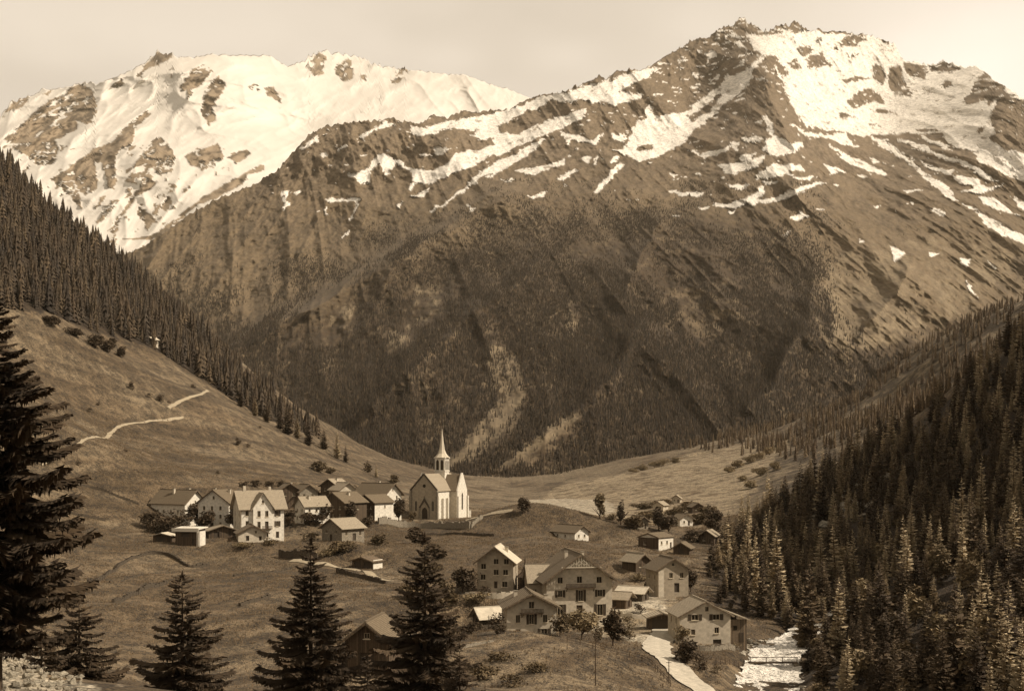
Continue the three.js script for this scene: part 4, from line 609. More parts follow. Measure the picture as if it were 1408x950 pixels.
house({ spot: 'gableHouse', yaw: 52, w: 9.6, l: 16.5, h: 10.4, rise: 4, wall: M.white, roof: M.shingle, ov: 1, og: 1.2, label: 'big house with a long dark roof and white gable just left of the church', front: [[0, 12.1, 0.7, 1.1], ...grid([-2.4, 2.2], [9, 5.6, 2.6], 0.9, 1.4, 'window')], left: grid([-6, -2, 2, 6], [8, 4.6], 0.9, 1.3, 'window'), chimneys: [[0.8, -8, 2]] });
house({ spot: 'tinyHouse', yaw: 10, w: 5.6, l: 6, h: 4.6, rise: 1.9, wall: M.grey, roof: M.shingle, label: 'tiny gabled house peeping out at the top of the upper village', front: grid([-1.2, 1.2], [3, 1.2], 0.7, 0.9, 'window') });
house({ spot: 'barn', yaw: 18, w: 9, l: 8, h: 3.2, rise: 2.3, wall: M.pale, roof: M.shingle, og: 1, name: 'barn', category: 'barn', label: 'low pale fronted barn at the foot of the tall white house', front: [[-1.6, 1.4, 1, 1.6, 'open'], [1, 3.3, 0.7, 0.9], [2.4, 1.3, 0.9, 1.4, 'door']] });
house({ spot: 'annex', yaw: 22, w: 9, l: 7, h: 2.6, rise: 1.5, wall: M.wood, roof: M.slate, name: 'shed', category: 'shed', label: 'long low shed with a pale roof between the flat hut and the barn', front: [[-2, 1.2, 1.6, 2, 'open'], [2.2, 1.4, 1, 1.2, 'open']] });
{
  const g = house({ spot: 'hut', yaw: -12, w: 7.6, l: 5, h: 5.2, rise: -1, wall: M.wood, name: 'hut', category: 'hut', label: 'flat roofed timber hut with a bright white roof edge in front of the upper village', front: [[-0.5, 3.6, 2.6, 1.6, 'open'], [2.2, 1.2, 1, 2, 'open']], right: [[0.4, 1.2, 1.1, 2, 'door']] });
  mesh('roof', bx(9, 0.3, 6.6, 0, 5.5, -2.4, 0, 0, 0.06), M.white, g); mesh('fascia', bx(9.1, 1.1, 0.12, 0, 5.1, 0.98), M.white, g);
  mesh('sunlit_end', uvm(bx(0.18, 4.6, 4.6, 3.92, 2.3, -2.5)), M.white, g);  // white slab over the timber: the lit end is painted on
  for (const x of [3.9, 4.8]) mesh('post', bx(0.24, 5, 0.24, x, 2.3, 0.7), M.white, g);
}
house({ spot: 'leanHut', yaw: -10, w: 6, l: 4, h: 2.2, rise: 0.7, wall: M.wood, roof: M.pale, name: 'shed', category: 'shed', label: 'tiny lean shed with a pale roof left of the flat roofed hut', front: [[-0.6, 1, 2.6, 1.7, 'open']] });
house({ spot: 'hayShed', yaw: -28, w: 7.4, l: 5, h: 2.3, rise: 1.1, wall: M.wood, roof: M.timber, name: 'shed', category: 'shed', label: 'low open hay shed with one sunlit end, on the bank below the small stone house', front: [[-1.8, 1.1, 2.4, 1.8, 'open'], [1.6, 1.1, 2.4, 1.8, 'open']] });
mesh('sunlit_end', uvm(bx(0.16, 3, 4.8, 3.8, 1.2, -2.5)), M.white, scene.children[scene.children.length - 1]);  // sunlight on this end painted as a white slab over the timber

// ---------------------------------------------------------------- church
{
  const pos = P(...SPOT.church); pos.y = elev(pos.x, pos.z);
  const g = thing('church', 'white church with a slender pointed spire on the terrace above the valley', 'church', pos, -21 * Math.PI / 180), w = 11.6, h = 11.6, rise = 6.4, t = 0.5;
  const st = M.grey, wt = M.white;  // front wall grey: its shade is put into the colour, sides stay white
  const portal = [0.2, 2.4, 2.6, 4.8, 'lancet'], rose = [0, 13.4, 1.5, 1.5, 'round'], fl = [[-3.6, 5.4, 1, 4, 'lancet'], [3.8, 5.4, 1, 4, 'lancet']];
  mesh('front_wall', uvm(wallGeo([[-w / 2, -3], [w / 2, -3], [w / 2, h], [0, h + rise], [-w / 2, h]], [portal, rose, ...fl], t)), st, g);
  mesh('door', bx(2.7, 4.9, 0.1, 0.2, 2.4, -0.42), M.shutter, g); mesh('rose_window', new THREE.CircleGeometry(0.85, 14).translate(0, 13.4, -0.3), M.glass, g);
  for (const q of fl) opening(g, q, new THREE.Matrix4());
  { const p = mesh('portal_gable', uvm(wallGeo([[-2.4, 4.6], [-1.9, 4.6], [0, 7.4], [1.9, 4.6], [2.4, 4.6], [0, 8.6]], [], 0.5).translate(0.2, 0, 0.5)), M.darkStone, g); mesh('finial', bx(0.3, 1, 0.3, 0.2, 8.8, 0.25), M.stone, p); for (const s of [-1, 1]) mesh('portal_pier', uvm(bx(0.5, 7.6, 0.5, 0.2 + s * 2.15, 0.8, 0.25)), M.stone, p); }
  for (const s of [-1, 1]) { const b = mesh('buttress', uvm(merge([bx(0.9, 12.4, 1.1, s * (w / 2 + 0.1), 3.2, 0.3), bx(0.7, 1.6, 0.8, s * (w / 2 + 0.1), 10.2, 0.2)])), M.stone, g); const c = new THREE.ConeGeometry(0.65, 1.6, 4); c.rotateY(0.785); c.translate(s * (w / 2 + 0.1), 11.8, 0.2); mesh('pinnacle', c, M.stone, b); }
  const Lw = 26, R = T4(Math.PI / 2, w / 2, 0, -Lw / 2 - t / 2), Ll = T4(-Math.PI / 2, -w / 2, 0, -Lw / 2 - t / 2), lan = [[11, 6, 1.1, 6, 'lancet'], [6.4, 6, 1.1, 6, 'lancet']];
  const side = [[-Lw / 2 + t / 2 + 0.01, -3], [Lw / 2, -3], [Lw / 2, h], [-Lw / 2 + t / 2 + 0.01, h]];
  mesh('side_wall', uvm(wallGeo(side, lan.map((q) => [...q]), t).applyMatrix4(R)), wt, g); mesh('side_wall', uvm(wallGeo(side, lan.map(([x, ...q]) => [-x, ...q]).filter((q) => Math.abs(q[0]) < 12), t).applyMatrix4(Ll)), wt, g);
  for (const q of lan) { opening(g, q, R); opening(g, [-q[0], ...q.slice(1)], Ll); }
  for (const z of [-4.4, -9]) mesh('buttress', uvm(bx(1, 11.5, 0.7, w / 2 + 0.5, 2.6, z)), wt, g);
  slabs(w, h, rise, Lw, 0.5, 0.3, 0.3, 0.2).forEach((r) => mesh('roof_slope', r, M.slate, g));
  for (const k of [-1, 1]) { const a = Math.atan2(rise, w / 2), v = bx(8.9, 0.5, 0.5); v.rotateZ(-k * a); v.translate(k * 3.05, h + rise / 2 + 0.12, 0.3); mesh('coping', v, M.darkStone, g); }
  // transept
  const tz = -17.5, tw = 10, tl = 3.4, th = 11.4, tr = 6.2;
  for (const k of [-1, 1]) {
    const m4 = T4(k * Math.PI / 2, k * (w / 2 + tl), 0, tz), win = [0, 6.8, 1.6, 7, 'lancet'];
    const e = mesh('transept_wall', uvm(wallGeo([[-tw / 2, -3], [tw / 2, -3], [tw / 2, th], [0.5, th + tr + 0.9], [-0.5, th + tr + 0.9], [-tw / 2, th]], [win], t).applyMatrix4(m4)), wt, g); opening(g, win, m4);
    mesh('transept_side', uvm(merge([bx(tl - t, th + 3, t, k * (w / 2 + (tl - t) / 2), (th - 3) / 2, tz + tw / 2 - t / 2), bx(tl - t, th + 3, t, k * (w / 2 + (tl - t) / 2), (th - 3) / 2, tz - tw / 2 + t / 2)])), M.cream, e);  // cream instead of white puts the shade of these sides into the colour
    slabs(tw, th, tr, tl + w / 2, 0.4, -0.5, 0, 0.2).forEach((r) => mesh('transept_roof', roofUv(r.applyMatrix4(T4(k * Math.PI / 2, k * (w / 2 + tl), 0, tz)), 'x'), M.shingle, e));
    for (const s of [-1, 1]) mesh('buttress', uvm(bx(0.9, 12, 0.9, k * (w / 2 + tl + 0.2), 3, tz + s * (tw / 2 - 0.1))), wt, e);
  }
  // crossing tower and spire
  const ty = h + rise - 2, c = 4.5, twr = mesh('tower', uvm(merge([bx(c, 9, c, 0, ty + 4.5, tz), bx(c + 0.5, 0.35, c + 0.5, 0, ty + 3.2, tz), bx(c + 0.6, 0.4, c + 0.6, 0, ty + 8.6, tz)])), wt, g);
  for (const [dx, dz, ry] of [[0, c / 2, 0], [c / 2, 0, Math.PI / 2], [-c / 2, 0, -Math.PI / 2]]) for (const s of [-1, 1]) { const l = wallGeo([[-0.62, 0], [0.62, 0], [0.62, 3.6], [0, 4.4], [-0.62, 3.6]], [], 0.06).applyMatrix4(T4(ry, dx * 1.002, ty + 3.6, tz + dz * 1.002)); l.applyMatrix4(T4(0, dz ? s * 1.0 : 0, 0, dz ? 0.03 : s * 1.0)); l.translate(dx ? Math.sign(dx) * 0.03 : 0, 0, 0); mesh('louvre', l, M.shutter, twr); }
  const prof = [[3.5, 0], [2.9, 0.5], [1.9, 1.6], [1.25, 3.2], [0.75, 6.4], [0.05, 12.2]].map(([r, y]) => new THREE.Vector2(r * 0.95, y));
  const sp = mesh('spire', new THREE.LatheGeometry(prof, 8).rotateY(Math.PI / 8).translate(0, ty + 8.8, tz).toNonIndexed(), M.pale, g); sp.geometry.computeVertexNormals();
  const fl2 = new THREE.CylinderGeometry(0.05, 0.09, 2, 5).translate(0, ty + 21.8, tz); mesh('cross', merge([fl2, bx(0.9, 0.12, 0.12, 0, ty + 22.2, tz)]), M.iron, sp);
}
house({ spot: 'sacristy', yaw: 20, w: 3.6, l: 4, h: 4.2, rise: 1.3, wall: M.white, roof: M.slate, ov: 0.3, og: 0.3, name: 'chapel', category: 'chapel', label: 'tiny white chapel standing close to the right end of the church', front: [[0, 2.4, 0.7, 1.4, 'lancet']] });

// ---------------------------------------------------------------- lower village
house({ spot: 'threeStorey', yaw: -7, w: 8.8, l: 9.6, h: 7.3, rise: 3.4, wall: M.grey, roof: M.shingle, ov: 0.9, og: 1.3, label: 'grey three storey gabled house below the church, with rows of dark windows', front: [...[[-2.9, 6], [0.2, 7.2], [2.7, 7.2]].map(([x, y]) => [x, y, 1.3, 1.4, 'window']), ...[[-3, 3.4], [0.2, 4.6], [2.5, 4.6]].map(([x, y]) => [x, y, 1.3, 1.4, 'window']), [0.1, 1.6, 0.9, 1.7, 'door'], [2.3, 1.7, 1.4, 1.4, 'window']], right: [[0, 5, 1, 1.3], [0, 2, 1, 1.3]], chimneys: [[2.1, -5, 1.8]], roofR: M.pale });  // right roof slope paler: its sunlight is put into the colour
{
  const g = house({ spot: 'hotel', yaw: 9, w: 15.6, l: 17, h: 9.6, rise: 5.6, wall: M.cream, roof: M.shingle, ov: 1.4, og: 2.2, th: 0.26, name: 'hotel', category: 'hotel', label: 'largest house of the lower village, wide gable with carved white lattice and balcony',
    front: [[-4.6, 9.2, 1.3, 1.5, 'window'], [0, 9.3, 1.3, 1.6, 'window'], [4.7, 9.2, 1.3, 1.5, 'window'], ...[-4.6, 4.9].map((x) => [x, 6.1, 1.2, 1.6, 'shutters']), [0.3, 5.6, 1.2, 2.6, 'shutters'], [-4.6, 2.3, 1.4, 2.6, 'shutters'], [0, 2.2, 1.5, 2.4, 'door'], [4.9, 2.2, 1.4, 2.6, 'shutters']], left: grid([-5, -1, 3], [8, 5, 2], 1, 1.5, 'window'), right: grid([-4, 0, 4], [8, 5, 2], 1, 1.5, 'window'), balcony: [[-3.4, 3.6, 7.5, 1.2]], chimneys: [[-2, -6, 2.2], [3, -11, 2.4]] });
  const lat = [bx(9.4, 0.22, 0.12, 0, 12.35, 2.12)]; for (let i = -7; i <= 7; i++) { const x = i * 0.6, top = 15.1 - Math.abs(x) * 0.718, hh = top - 12.46; if (hh > 0.3) { lat.push(bx(0.12, hh, 0.1, x, 12.46 + hh / 2, 2.12)); if (i < 7) { const b = bx(0.1, 0.78, 0.09); b.rotateZ(i % 2 ? 0.75 : -0.75); b.translate(x + 0.3, 12.46 + Math.min(hh * 0.55, 1.6), 2.125); lat.push(b); if (hh > 1.6) { const e = bx(0.1, 0.78, 0.09); e.rotateZ(i % 2 ? -0.75 : 0.75); e.translate(x + 0.3, 12.46 + hh * 0.28, 2.128); lat.push(e); } } } }
  mesh('gable_lattice', merge(lat), M.pale, g);
}
house({ at: P(756, 851, 298), yaw: 96, w: 9, l: 5.6, h: 9.6, rise: 3.4, wall: M.grey, roof: M.slate, name: 'house', label: 'short side house with a pale roof built against the left of the wide gabled hotel', left: grid([-1.4, 1.2], [7, 4], 1, 1.4, 'window'), front: grid([-2, 2], [7, 4], 1, 1.4, 'window') });
house({ spot: 'villa', yaw: 6, w: 10.6, l: 11, h: 7.2, rise: 2.7, wall: M.cream, roof: M.shingle, ov: 1, og: 1.7, vergeMat: M.timber, label: 'square gabled house behind the grassy knoll, nearest house at bottom centre', front: [[0, 7.4, 1.2, 1.5, 'window'], ...[-2.9, 2.9].map((x) => [x, 4.5, 1, 1.7, 'window']), [0, 4.4, 1.1, 2.1, 'shutters'], [-2.9, 1.7, 1.1, 1.3, 'window'], [2.7, 1.6, 1.4, 1.5, 'shutters']], left: grid([-3, 1, 3.6], [5, 2], 0.9, 1.3, 'window'), right: grid([-2, 2], [5, 2], 0.9, 1.3, 'window'), balcony: [[-2.4, 2.4, 5.7, 1.1]], chimneys: [[3.4, -2.6, 1.6], [-2.8, -6, 1.8]] });
{
  const g = house({ spot: 'pavilion', yaw: 0, w: 3.6, l: 3.6, h: 3.4, rise: -1, wall: M.wood, name: 'pavilion', category: 'pavilion', label: 'dark little pavilion with a sharply pointed roof between the grey house and hotel', front: [[0, 1.6, 1.2, 2, 'open']] });
  mesh('roof', new THREE.LatheGeometry([[2.9, 0], [1.3, 1.1], [0.4, 2.6], [0.03, 5]].map(([r, y]) => new THREE.Vector2(r, y)), 4).rotateY(Math.PI / 4).translate(0, 3.4, -1.8), M.wood, g);
}
house({ spot: 'moundHouse', yaw: 40, w: 6.6, l: 12, h: 3.8, rise: 2, wall: M.white, roof: M.shingle, label: 'low house with a small white gable tucked behind the grassy mound', front: [...grid([-1.4, 1.4], [2.3], 0.8, 1, 'window'), [0, 4.6, 0.6, 0.8]], left: grid([-3, 1], [2.2], 0.8, 1, 'window') });
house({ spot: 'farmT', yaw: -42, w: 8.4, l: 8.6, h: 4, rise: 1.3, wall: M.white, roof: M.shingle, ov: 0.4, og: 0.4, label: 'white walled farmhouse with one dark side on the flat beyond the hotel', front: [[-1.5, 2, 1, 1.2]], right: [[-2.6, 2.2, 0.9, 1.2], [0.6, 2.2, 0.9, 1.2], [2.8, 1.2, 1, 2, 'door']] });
mesh('dark_front', uvm(wallGeo([[-4.2, 0.1], [4.2, 0.1], [4.2, 3.9], [-4.2, 3.9]], [[-1.5, 2, 1, 1.2]], 0.08).translate(0, 0, 0.084)), M.wood, scene.children[scene.children.length - 1]);  // shade of this side put into a dark slab over the white wall
house({ spot: 'farmU', yaw: -20, w: 5.4, l: 6, h: 2.4, rise: 1.6, wall: M.wood, roof: M.shingle, name: 'shed', category: 'shed', label: 'small dark gabled shed right of the white walled farmhouse', front: [[0, 1.1, 1.6, 1.8, 'open']] });
house({ spot: 'towerHouse', yaw: 14, w: 8.4, l: 9, h: 7.4, rise: 2.6, wall: M.grey, roof: M.shingle, ov: 1, label: 'tall narrow grey house beside the dark spruces right of the hotel', front: [...grid([-0.6, 2.4], [5.6], 1, 1.4, 'window'), [1, 2.4, 1.4, 2.4, 'open'], [0, 8.4, 0.8, 0.9]], left: grid([-2, 2], [5, 2], 0.9, 1.3, 'window') });
mesh('sunlit_strip', uvm(bx(1.5, 7, 0.06, -3.3, 3.5, 0.034)), M.pale, scene.children[scene.children.length - 1]);  // sunlit strip of the grey wall, painted as a paler slab
{
  const g = house({ spot: 'millHouse', yaw: 7, w: 11, l: 10, h: 6.1, rise: 2.9, wall: M.cream, roof: M.slate, ov: 0.6, og: 0.7, label: 'pale gabled house beside the river at the lower right', front: [[0.4, 7.4, 0.8, 1.1, 'window'], [-2.2, 5.7, 1.5, 1.2, 'shutters'], [2.4, 5.7, 1.5, 1.2, 'shutters'], [2.5, 2.9, 1, 1.3, 'window'], [-2.6, 2.6, 0.9, 1.2, 'window'], [2.6, 0.5, 1.8, 1, 'open']], left: grid([-2, 2], [4.6], 1, 1.2, 'window') });
  const lt = mesh('lean_to', uvm(merge([bx(3.8, 8, 0.2, 7.44, 1, -1.1), bx(0.2, 7.2, 7, 9.24, 0.6, -4.7), bx(3.8, 8, 0.2, 7.44, 1, -8.3)])), M.timber, g);
  const r = bx(5, 0.18, 9); r.rotateZ(-0.36); r.translate(7.6, 5.75, -4.7); mesh('lean_to_roof', roofUv(uvm(r), 'z'), M.slate, lt); mesh('window', bx(0.8, 0.9, 0.1, 6.8, 3.2, -0.97), M.glass, lt); mesh('door', bx(1, 2, 0.1, 8.2, 1.2, -0.97), M.shutter, lt);
}
house({ spot: 'darkShed', yaw: 4, w: 5.8, l: 4, h: 2.9, rise: 0.8, wall: M.wood, roof: M.slate, name: 'shed', category: 'shed', label: 'open fronted dark shed left of the pale river house', front: [[0, 1.3, 4.6, 2.2, 'open']] });
house({ spot: 'roofA', yaw: 66, w: 5, l: 8.6, h: 2.5, rise: 1.2, wall: M.wood, roof: M.slate, name: 'shed', category: 'shed', label: 'long low shed with a pale roof right beside the hotel', front: [[0, 1.2, 1.2, 1.9, 'open']], left: grid([-2, 1.5], [1.3], 1, 1.2, 'open') });
house({ spot: 'roofB', yaw: 62, w: 4.6, l: 7, h: 2.2, rise: 1.1, wall: M.darkStone, roof: M.pale, name: 'shed', category: 'shed', label: 'small shed with a pale roof below the tall narrow house', front: [[0, 1.1, 1.2, 1.8, 'open']], left: [[0, 1.2, 1, 1, 'open']] });
house({ spot: 'terraceShed', yaw: -64, w: 5, l: 6.6, h: 2.6, rise: 1.9, wall: M.darkStone, roof: M.pale, ov: 0.7, name: 'shed', category: 'shed', label: 'low shed with a bright roof left of the nearest gabled house', front: [[0, 1.2, 1.2, 1.9, 'open']] });
house({ spot: 'foreBarn', yaw: -8, w: 6.2, l: 9, h: 4.4, rise: 2.4, wall: M.wood, roof: M.shingle, name: 'barn', category: 'barn', label: 'dark gabled timber barn half hidden among the bottom spruces', front: [[0, 1.4, 2, 2.6, 'open'], [0, 5, 0.8, 0.8]] });
for (const [px, py, w, l, yaw, wall, roof, label] of [[905, 704, 6, 7, -30, M.cream, M.slate, 'small far house in the scrub at the left of the valley flat'], [944, 724, 6, 6, 25, M.white, M.shingle, 'small pale house behind the white walled farmhouse'], [972, 748, 5.5, 7, -25, M.wood, M.slate, 'dark hut right of the small dark gabled shed'], [884, 729, 5, 6, 30, M.stone, M.shingle, 'stone hut just above the white walled farmhouse'], [960, 705, 6, 7, 10, M.wood, M.shingle, 'dark far barn in the scrub near the wood'], [930, 692, 5, 6, -15, M.cream, M.slate, 'farthest tiny house on the valley flat'], [884, 786, 5, 6, 35, M.wood, M.slate, 'small timber hut on the field right of the hotel']]) house({ at: hit(px, py, 300), yaw, w, l, h: 3, rise: 1.8, wall, roof, name: 'cottage', category: 'cottage', label, front: [[-1, 1.6, 0.8, 1], [1.2, 1.1, 0.9, 1.9, 'door']], right: [[0, 1.7, 0.8, 1]] });
for (const [px, py, w, l, h, yaw, wall, roof, label] of [[322, 722, 8, 9, 6, -20, M.white, M.slate, 'white house peeping between the shaded gabled house and tall white house'], [424, 703, 7.5, 9, 7.4, 30, M.stone, M.shingle, 'stone house behind the white house with the sunlit eaves side'], [478, 700, 7.5, 9, 7.6, 35, M.cream, M.slate, 'pale house wedged behind the broad dark timber house'], [398, 700, 8, 9, 7, 20, M.wood, M.shingle, 'dark timber house with a dark roof behind the right end of the tall white house'], [452, 694, 8, 9, 7.4, -25, M.wood, M.slate, 'dark house behind the middle of the upper village']]) house({ at: hit(px, py, 380), yaw, w, l, h, rise: 2.6, wall, roof, label, front: grid([-1.8, 1.6], [h - 1.6, 1.8], 0.9, 1.2, 'window'), right: grid([-1.5, 1.5], [h - 1.6], 0.8, 1.1, 'window'), chimneys: [[1.2, -4, 1.6]] });
house({ at: hit(206, 472), yaw: -30, w: 4, l: 4.5, h: 2.4, rise: 1.2, wall: M.pale, roof: M.pale, name: 'hut', category: 'hut', label: 'lone pale hut at the wood edge high on the left meadow', front: [[0, 1.1, 0.8, 1.6, 'door']] });

// ---------------------------------------------------------------- water, road, paths
function along(pts, step) { const c = new THREE.CatmullRomCurve3(pts, false, 'centripetal'), n = Math.max(2, Math.round(c.getLength() / step)); return c.getSpacedPoints(n); }
function ribbon(pts, half, lift, { across = 4, step = 1.2, wob = 0, y = null } = {}) {
  const q = along(pts, step), pos = [], uv = [], idx = []; let run = 0;
  q.forEach((p, i) => {
    const a = q[Math.max(0, i - 1)], b = q[Math.min(q.length - 1, i + 1)], t = new THREE.Vector2(b.x - a.x, b.z - a.z).normalize(); if (i) run += p.distanceTo(a);
    for (let k = 0; k <= across; k++) { const hw = half * (1 + wob * (fbm(run / 4, k === 0 ? 1 : 9, 3, 88) - 0.5) * 2), o = (k / across * 2 - 1) * hw, x = p.x - t.y * o, z = p.z + t.x * o; pos.push(x, y ? y(x, z, run) : elev(x, z) + lift, z); uv.push(o / 4, run / 4); if (i && k) { const m = i * (across + 1) + k; idx.push(m - across - 2, m - across - 1, m - 1, m - across - 1, m, m - 1); } }
  });
  const g = new THREE.BufferGeometry(); g.setAttribute('position', new THREE.Float32BufferAttribute(pos, 3)); g.setAttribute('uv', new THREE.Float32BufferAttribute(uv, 2)); g.setIndex(idx); g.computeVertexNormals(); return g;
}
const H = (pts, dMin) => pts.map(([a, b]) => hit(a, b, dMin));
const pathMat = SM([0.42, 0.35, 0.24], plasterTex, { roughness: 1 });
const gravelMat = SM([0.72, 0.65, 0.52], plasterTex, { bumpMap: grainBump, bumpScale: 0.1, roughness: 1 });
{
  const foam = dataTex(256, (x, y) => { const s = tile(0, x, y, 40, 41) * 0.4 + tile(0, x, y, 12, 42) * 0.35 + tile(0, x, y, 90, 43) * 0.35; return 0.34 + 0.62 * ss(0.38, 0.6, s); });
  const wm = SM([0.95, 0.9, 0.8], foam, { roughness: 0.45 });
  struct('river', ribbon(RIVER, 5.8, 0, { across: 22, step: 0.6, wob: 0.3, y: (x, z, run) => smoothE(x, z) - 0.75 + (fbm(x / 1.6, z / 1.6, 3, 44) - 0.5) * 0.9 + (ridged(x / 3.4, z / 3.4, 2, 45) - 0.5) * 0.5 }), wm);
}
struct('road', ribbon(H([[1000, 985], [958, 945], [928, 918], [908, 898], [905, 882], [915, 868], [930, 858]], 150), 2.7, 0.22, { wob: 0.45, across: 6 }), gravelMat);
struct('path', ribbon(H([[286, 538], [276, 543], [265, 547], [248, 553], [231, 562]], 500), 0.85, 0.2, { wob: 0.5 }), pathMat);
struct('path', ribbon(H([[252, 576], [227, 579], [205, 581], [163, 589], [133, 602], [106, 613], [80, 628], [55, 640]], 400), 0.7, 0.2, { wob: 0.6 }), pathMat);
struct('path', ribbon(H([[28, 685], [50, 676], [72, 667]], 350), 0.9, 0.2, { wob: 0.5 }), pathMat);
struct('path', ribbon(H([[400, 772], [445, 776], [479, 783], [510, 792], [537, 800]], 250), 1.4, 0.18, { wob: 0.4 }), pathMat);
struct('path', ribbon(H([[640, 716], [660, 712], [680, 707], [704, 703]], 400), 1.3, 0.18, { wob: 0.4 }), pathMat);
// ---------------------------------------------------------------- walls, banks, fences
function dryWall(label, pts, { h = 0.9, w = 0.7, mat = M.darkStone, dMin = 150, name = 'stone_wall', group, top = null } = {}) {
  const q = along(H(pts, dMin), 1.1), gs = [], r = rng(Math.round(pts[0][0] * 7 + pts[0][1]));
  for (let i = 1; i < q.length; i++) {
    const a = q[i - 1], b = q[i], L = Math.hypot(b.x - a.x, b.z - a.z), x = (a.x + b.x) / 2, z = (a.z + b.z) / 2, e = elev(x, z), hh = (top ? top - e : h * (0.75 + 0.5 * r())) + 0.8;
    const g = bx(L * 1.06, hh, w * (0.8 + 0.4 * r()), 0, hh / 2 - 0.8, 0); const p = g.attributes.position; for (let k = 0; k < p.count; k++) if (p.getY(k) > 0) p.setXYZ(k, p.getX(k) + (hash2(i, k % 4, 1) - 0.5) * 0.1, p.getY(k) + (hash2(i, k % 4, 2) - 0.5) * 0.25, p.getZ(k) * 0.8);
    g.rotateY(Math.atan2(-(b.z - a.z), b.x - a.x)); g.translate(x, e, z); gs.push(g);
  }
  return tag(mesh(name, uvm(merge(gs), 2), mat), label, 'wall', group);
}
dryWall('dry stone wall slanting down the lower left meadow from the path', [[88, 666], [120, 672], [155, 682], [190, 695]], { h: 0.8 });
dryWall('long dry stone wall below the upper one on the left meadow', [[32, 692], [60, 698], [100, 709], [144, 719]], { h: 0.8 });
dryWall('short curved stone bank left of the flat roofed hut', [[68, 748], [98, 735], [133, 731]], { h: 1 });
dryWall('dark wall curving over the meadow hump below the flat roofed hut', [[120, 803], [150, 789], [184, 768], [208, 763], [229, 764], [247, 774], [260, 781], [287, 779]], { h: 0.8 });
dryWall('thin straight stone row under the curving wall on the meadow', [[150, 801], [175, 796], [197, 791]], { h: 0.4, w: 0.4 });
dryWall('dark stone bank above the bottom left spruces', [[155, 829], [189, 817], [229, 804]], { h: 0.9 });
dryWall('short dark bank in the middle of the lower meadow', [[329, 835], [350, 828], [371, 821]], { h: 0.6 });
dryWall('low stone row under the barn and white house', [[321, 793], [360, 789], [400, 783]], { h: 0.45 });
dryWall('dark wall under the pale track right of the upper village', [[463, 788], [480, 792], [500, 797], [531, 803]], { h: 1.1 });
dryWall('dark retaining wall right of the barn, topped with pale stones', [[384, 768], [410, 769], [436, 770]], { h: 2.4, w: 0.9 });
dryWall('long stone churchyard wall below the church', [[520, 722], [560, 726], [600, 727], [646, 727]], { h: 2.2, w: 0.8, mat: M.stone, dMin: 400 });
dryWall('short stone wall turning back from the right end of the churchyard wall', [[647, 727], [655, 720], [663, 713]], { h: 1.6, w: 0.8, mat: M.stone, dMin: 400 });
dryWall('dark hedge bank across the mound slope below the church', [[575, 737], [620, 736], [680, 738]], { h: 0.9, dMin: 350 });
dryWall('pale garden wall behind the nearest gabled house', [[640, 826], [690, 823], [745, 822]], { h: 1.3, w: 0.4, mat: M.cream, dMin: 240 });
dryWall('low stone wall along the top of the grassy knoll', [[634, 894], [655, 888], [678, 883]], { h: 0.3, w: 0.4, mat: M.stone });
dryWall('pale yard wall between the hotel and the open fronted shed', [[850, 848], [868, 852], [890, 854]], { h: 0.9, w: 0.4, mat: M.pale });
dryWall('pale stone wall under the pale river house', [[940, 890], [975, 895], [1010, 896]], { h: 0.9, w: 0.5, mat: M.stone, dMin: 220 });
function fence(label, pts, { dMin = 120, gapM = 2.4, h = 1.1, rails = [0.5, 0.95] } = {}) {
  const q = along(H(pts, dMin), gapM), g = thing('fence', label, 'fence', q[0]);
  q.forEach((p, i) => {
    const e = elev(p.x, p.z); const po = mesh('post', new THREE.CylinderGeometry(0.07, 0.09, h + 0.5, 6).translate(p.x - q[0].x, e - q[0].y + h / 2 - 0.25, p.z - q[0].z), M.wood, g);
    if (i) for (const rh of rails) { const a = q[i - 1], ea = elev(a.x, a.z) + rh, eb = e + rh, L = Math.hypot(p.x - a.x, p.z - a.z, eb - ea), b = bx(L, 0.09, 0.06); b.rotateZ(Math.atan2(eb - ea, Math.hypot(p.x - a.x, p.z - a.z))); b.rotateY(Math.atan2(-(p.z - a.z), p.x - a.x)); b.translate((p.x + a.x) / 2 - q[0].x, (ea + eb) / 2 - q[0].y, (p.z + a.z) / 2 - q[0].z); mesh('rail', b, M.wood, g); }
  });
}
fence('wooden rail fence along the crest of the grassy knoll', [[780, 884], [820, 894], [860, 903], [892, 912], [905, 926], [922, 944]]);
fence('wooden rail fence beside the river below the pale river house', [[985, 915], [1010, 916], [1032, 916]], { dMin: 200, gapM: 2 });
{ const a = P(1030, 911, 252), b = P(1097, 912, 252), g = thing('footbridge', 'narrow wooden footbridge with a handrail across the white river', 'bridge', a), L = a.distanceTo(b);
  const w = (q) => q.rotateY(Math.atan2(-(b.z - a.z), b.x - a.x)); mesh('deck', w(bx(L, 0.22, 1.2, L / 2, 0, 0)), M.wood, g); mesh('handrail', w(bx(L, 0.12, 0.1, L / 2, 1.15, 0.5)), M.wood, g);
  for (const t of [0.02, 0.35, 0.68, 0.98]) mesh('post', w(bx(0.14, 1.2, 0.12, L * t, 0.6, 0.5)), M.wood, g); for (const t of [0.03, 0.97]) mesh('abutment', w(uvm(bx(1.2, 2.6, 1.6, L * t, -1.4, 0))), M.stone, g); }
for (const [px, top, d, label] of [[819, 868, 190, 'thin wooden pole standing on the grassy knoll'], [920, 908, 212, 'thin wooden pole beside the road at the bottom'], [672, 846, 268, 'thin wooden pole left of the nearest gabled house']]) { const p = onGround(px, d), h = topHeight(p, top), g = thing('pole', label, 'pole', p); mesh('shaft', new THREE.CylinderGeometry(0.07, 0.11, h + 0.6, 7).translate(0, h / 2 - 0.3, 0), M.wood, g); mesh('cross_arm', bx(0.9, 0.08, 0.08, 0, h - 0.35, 0), M.wood, g); }
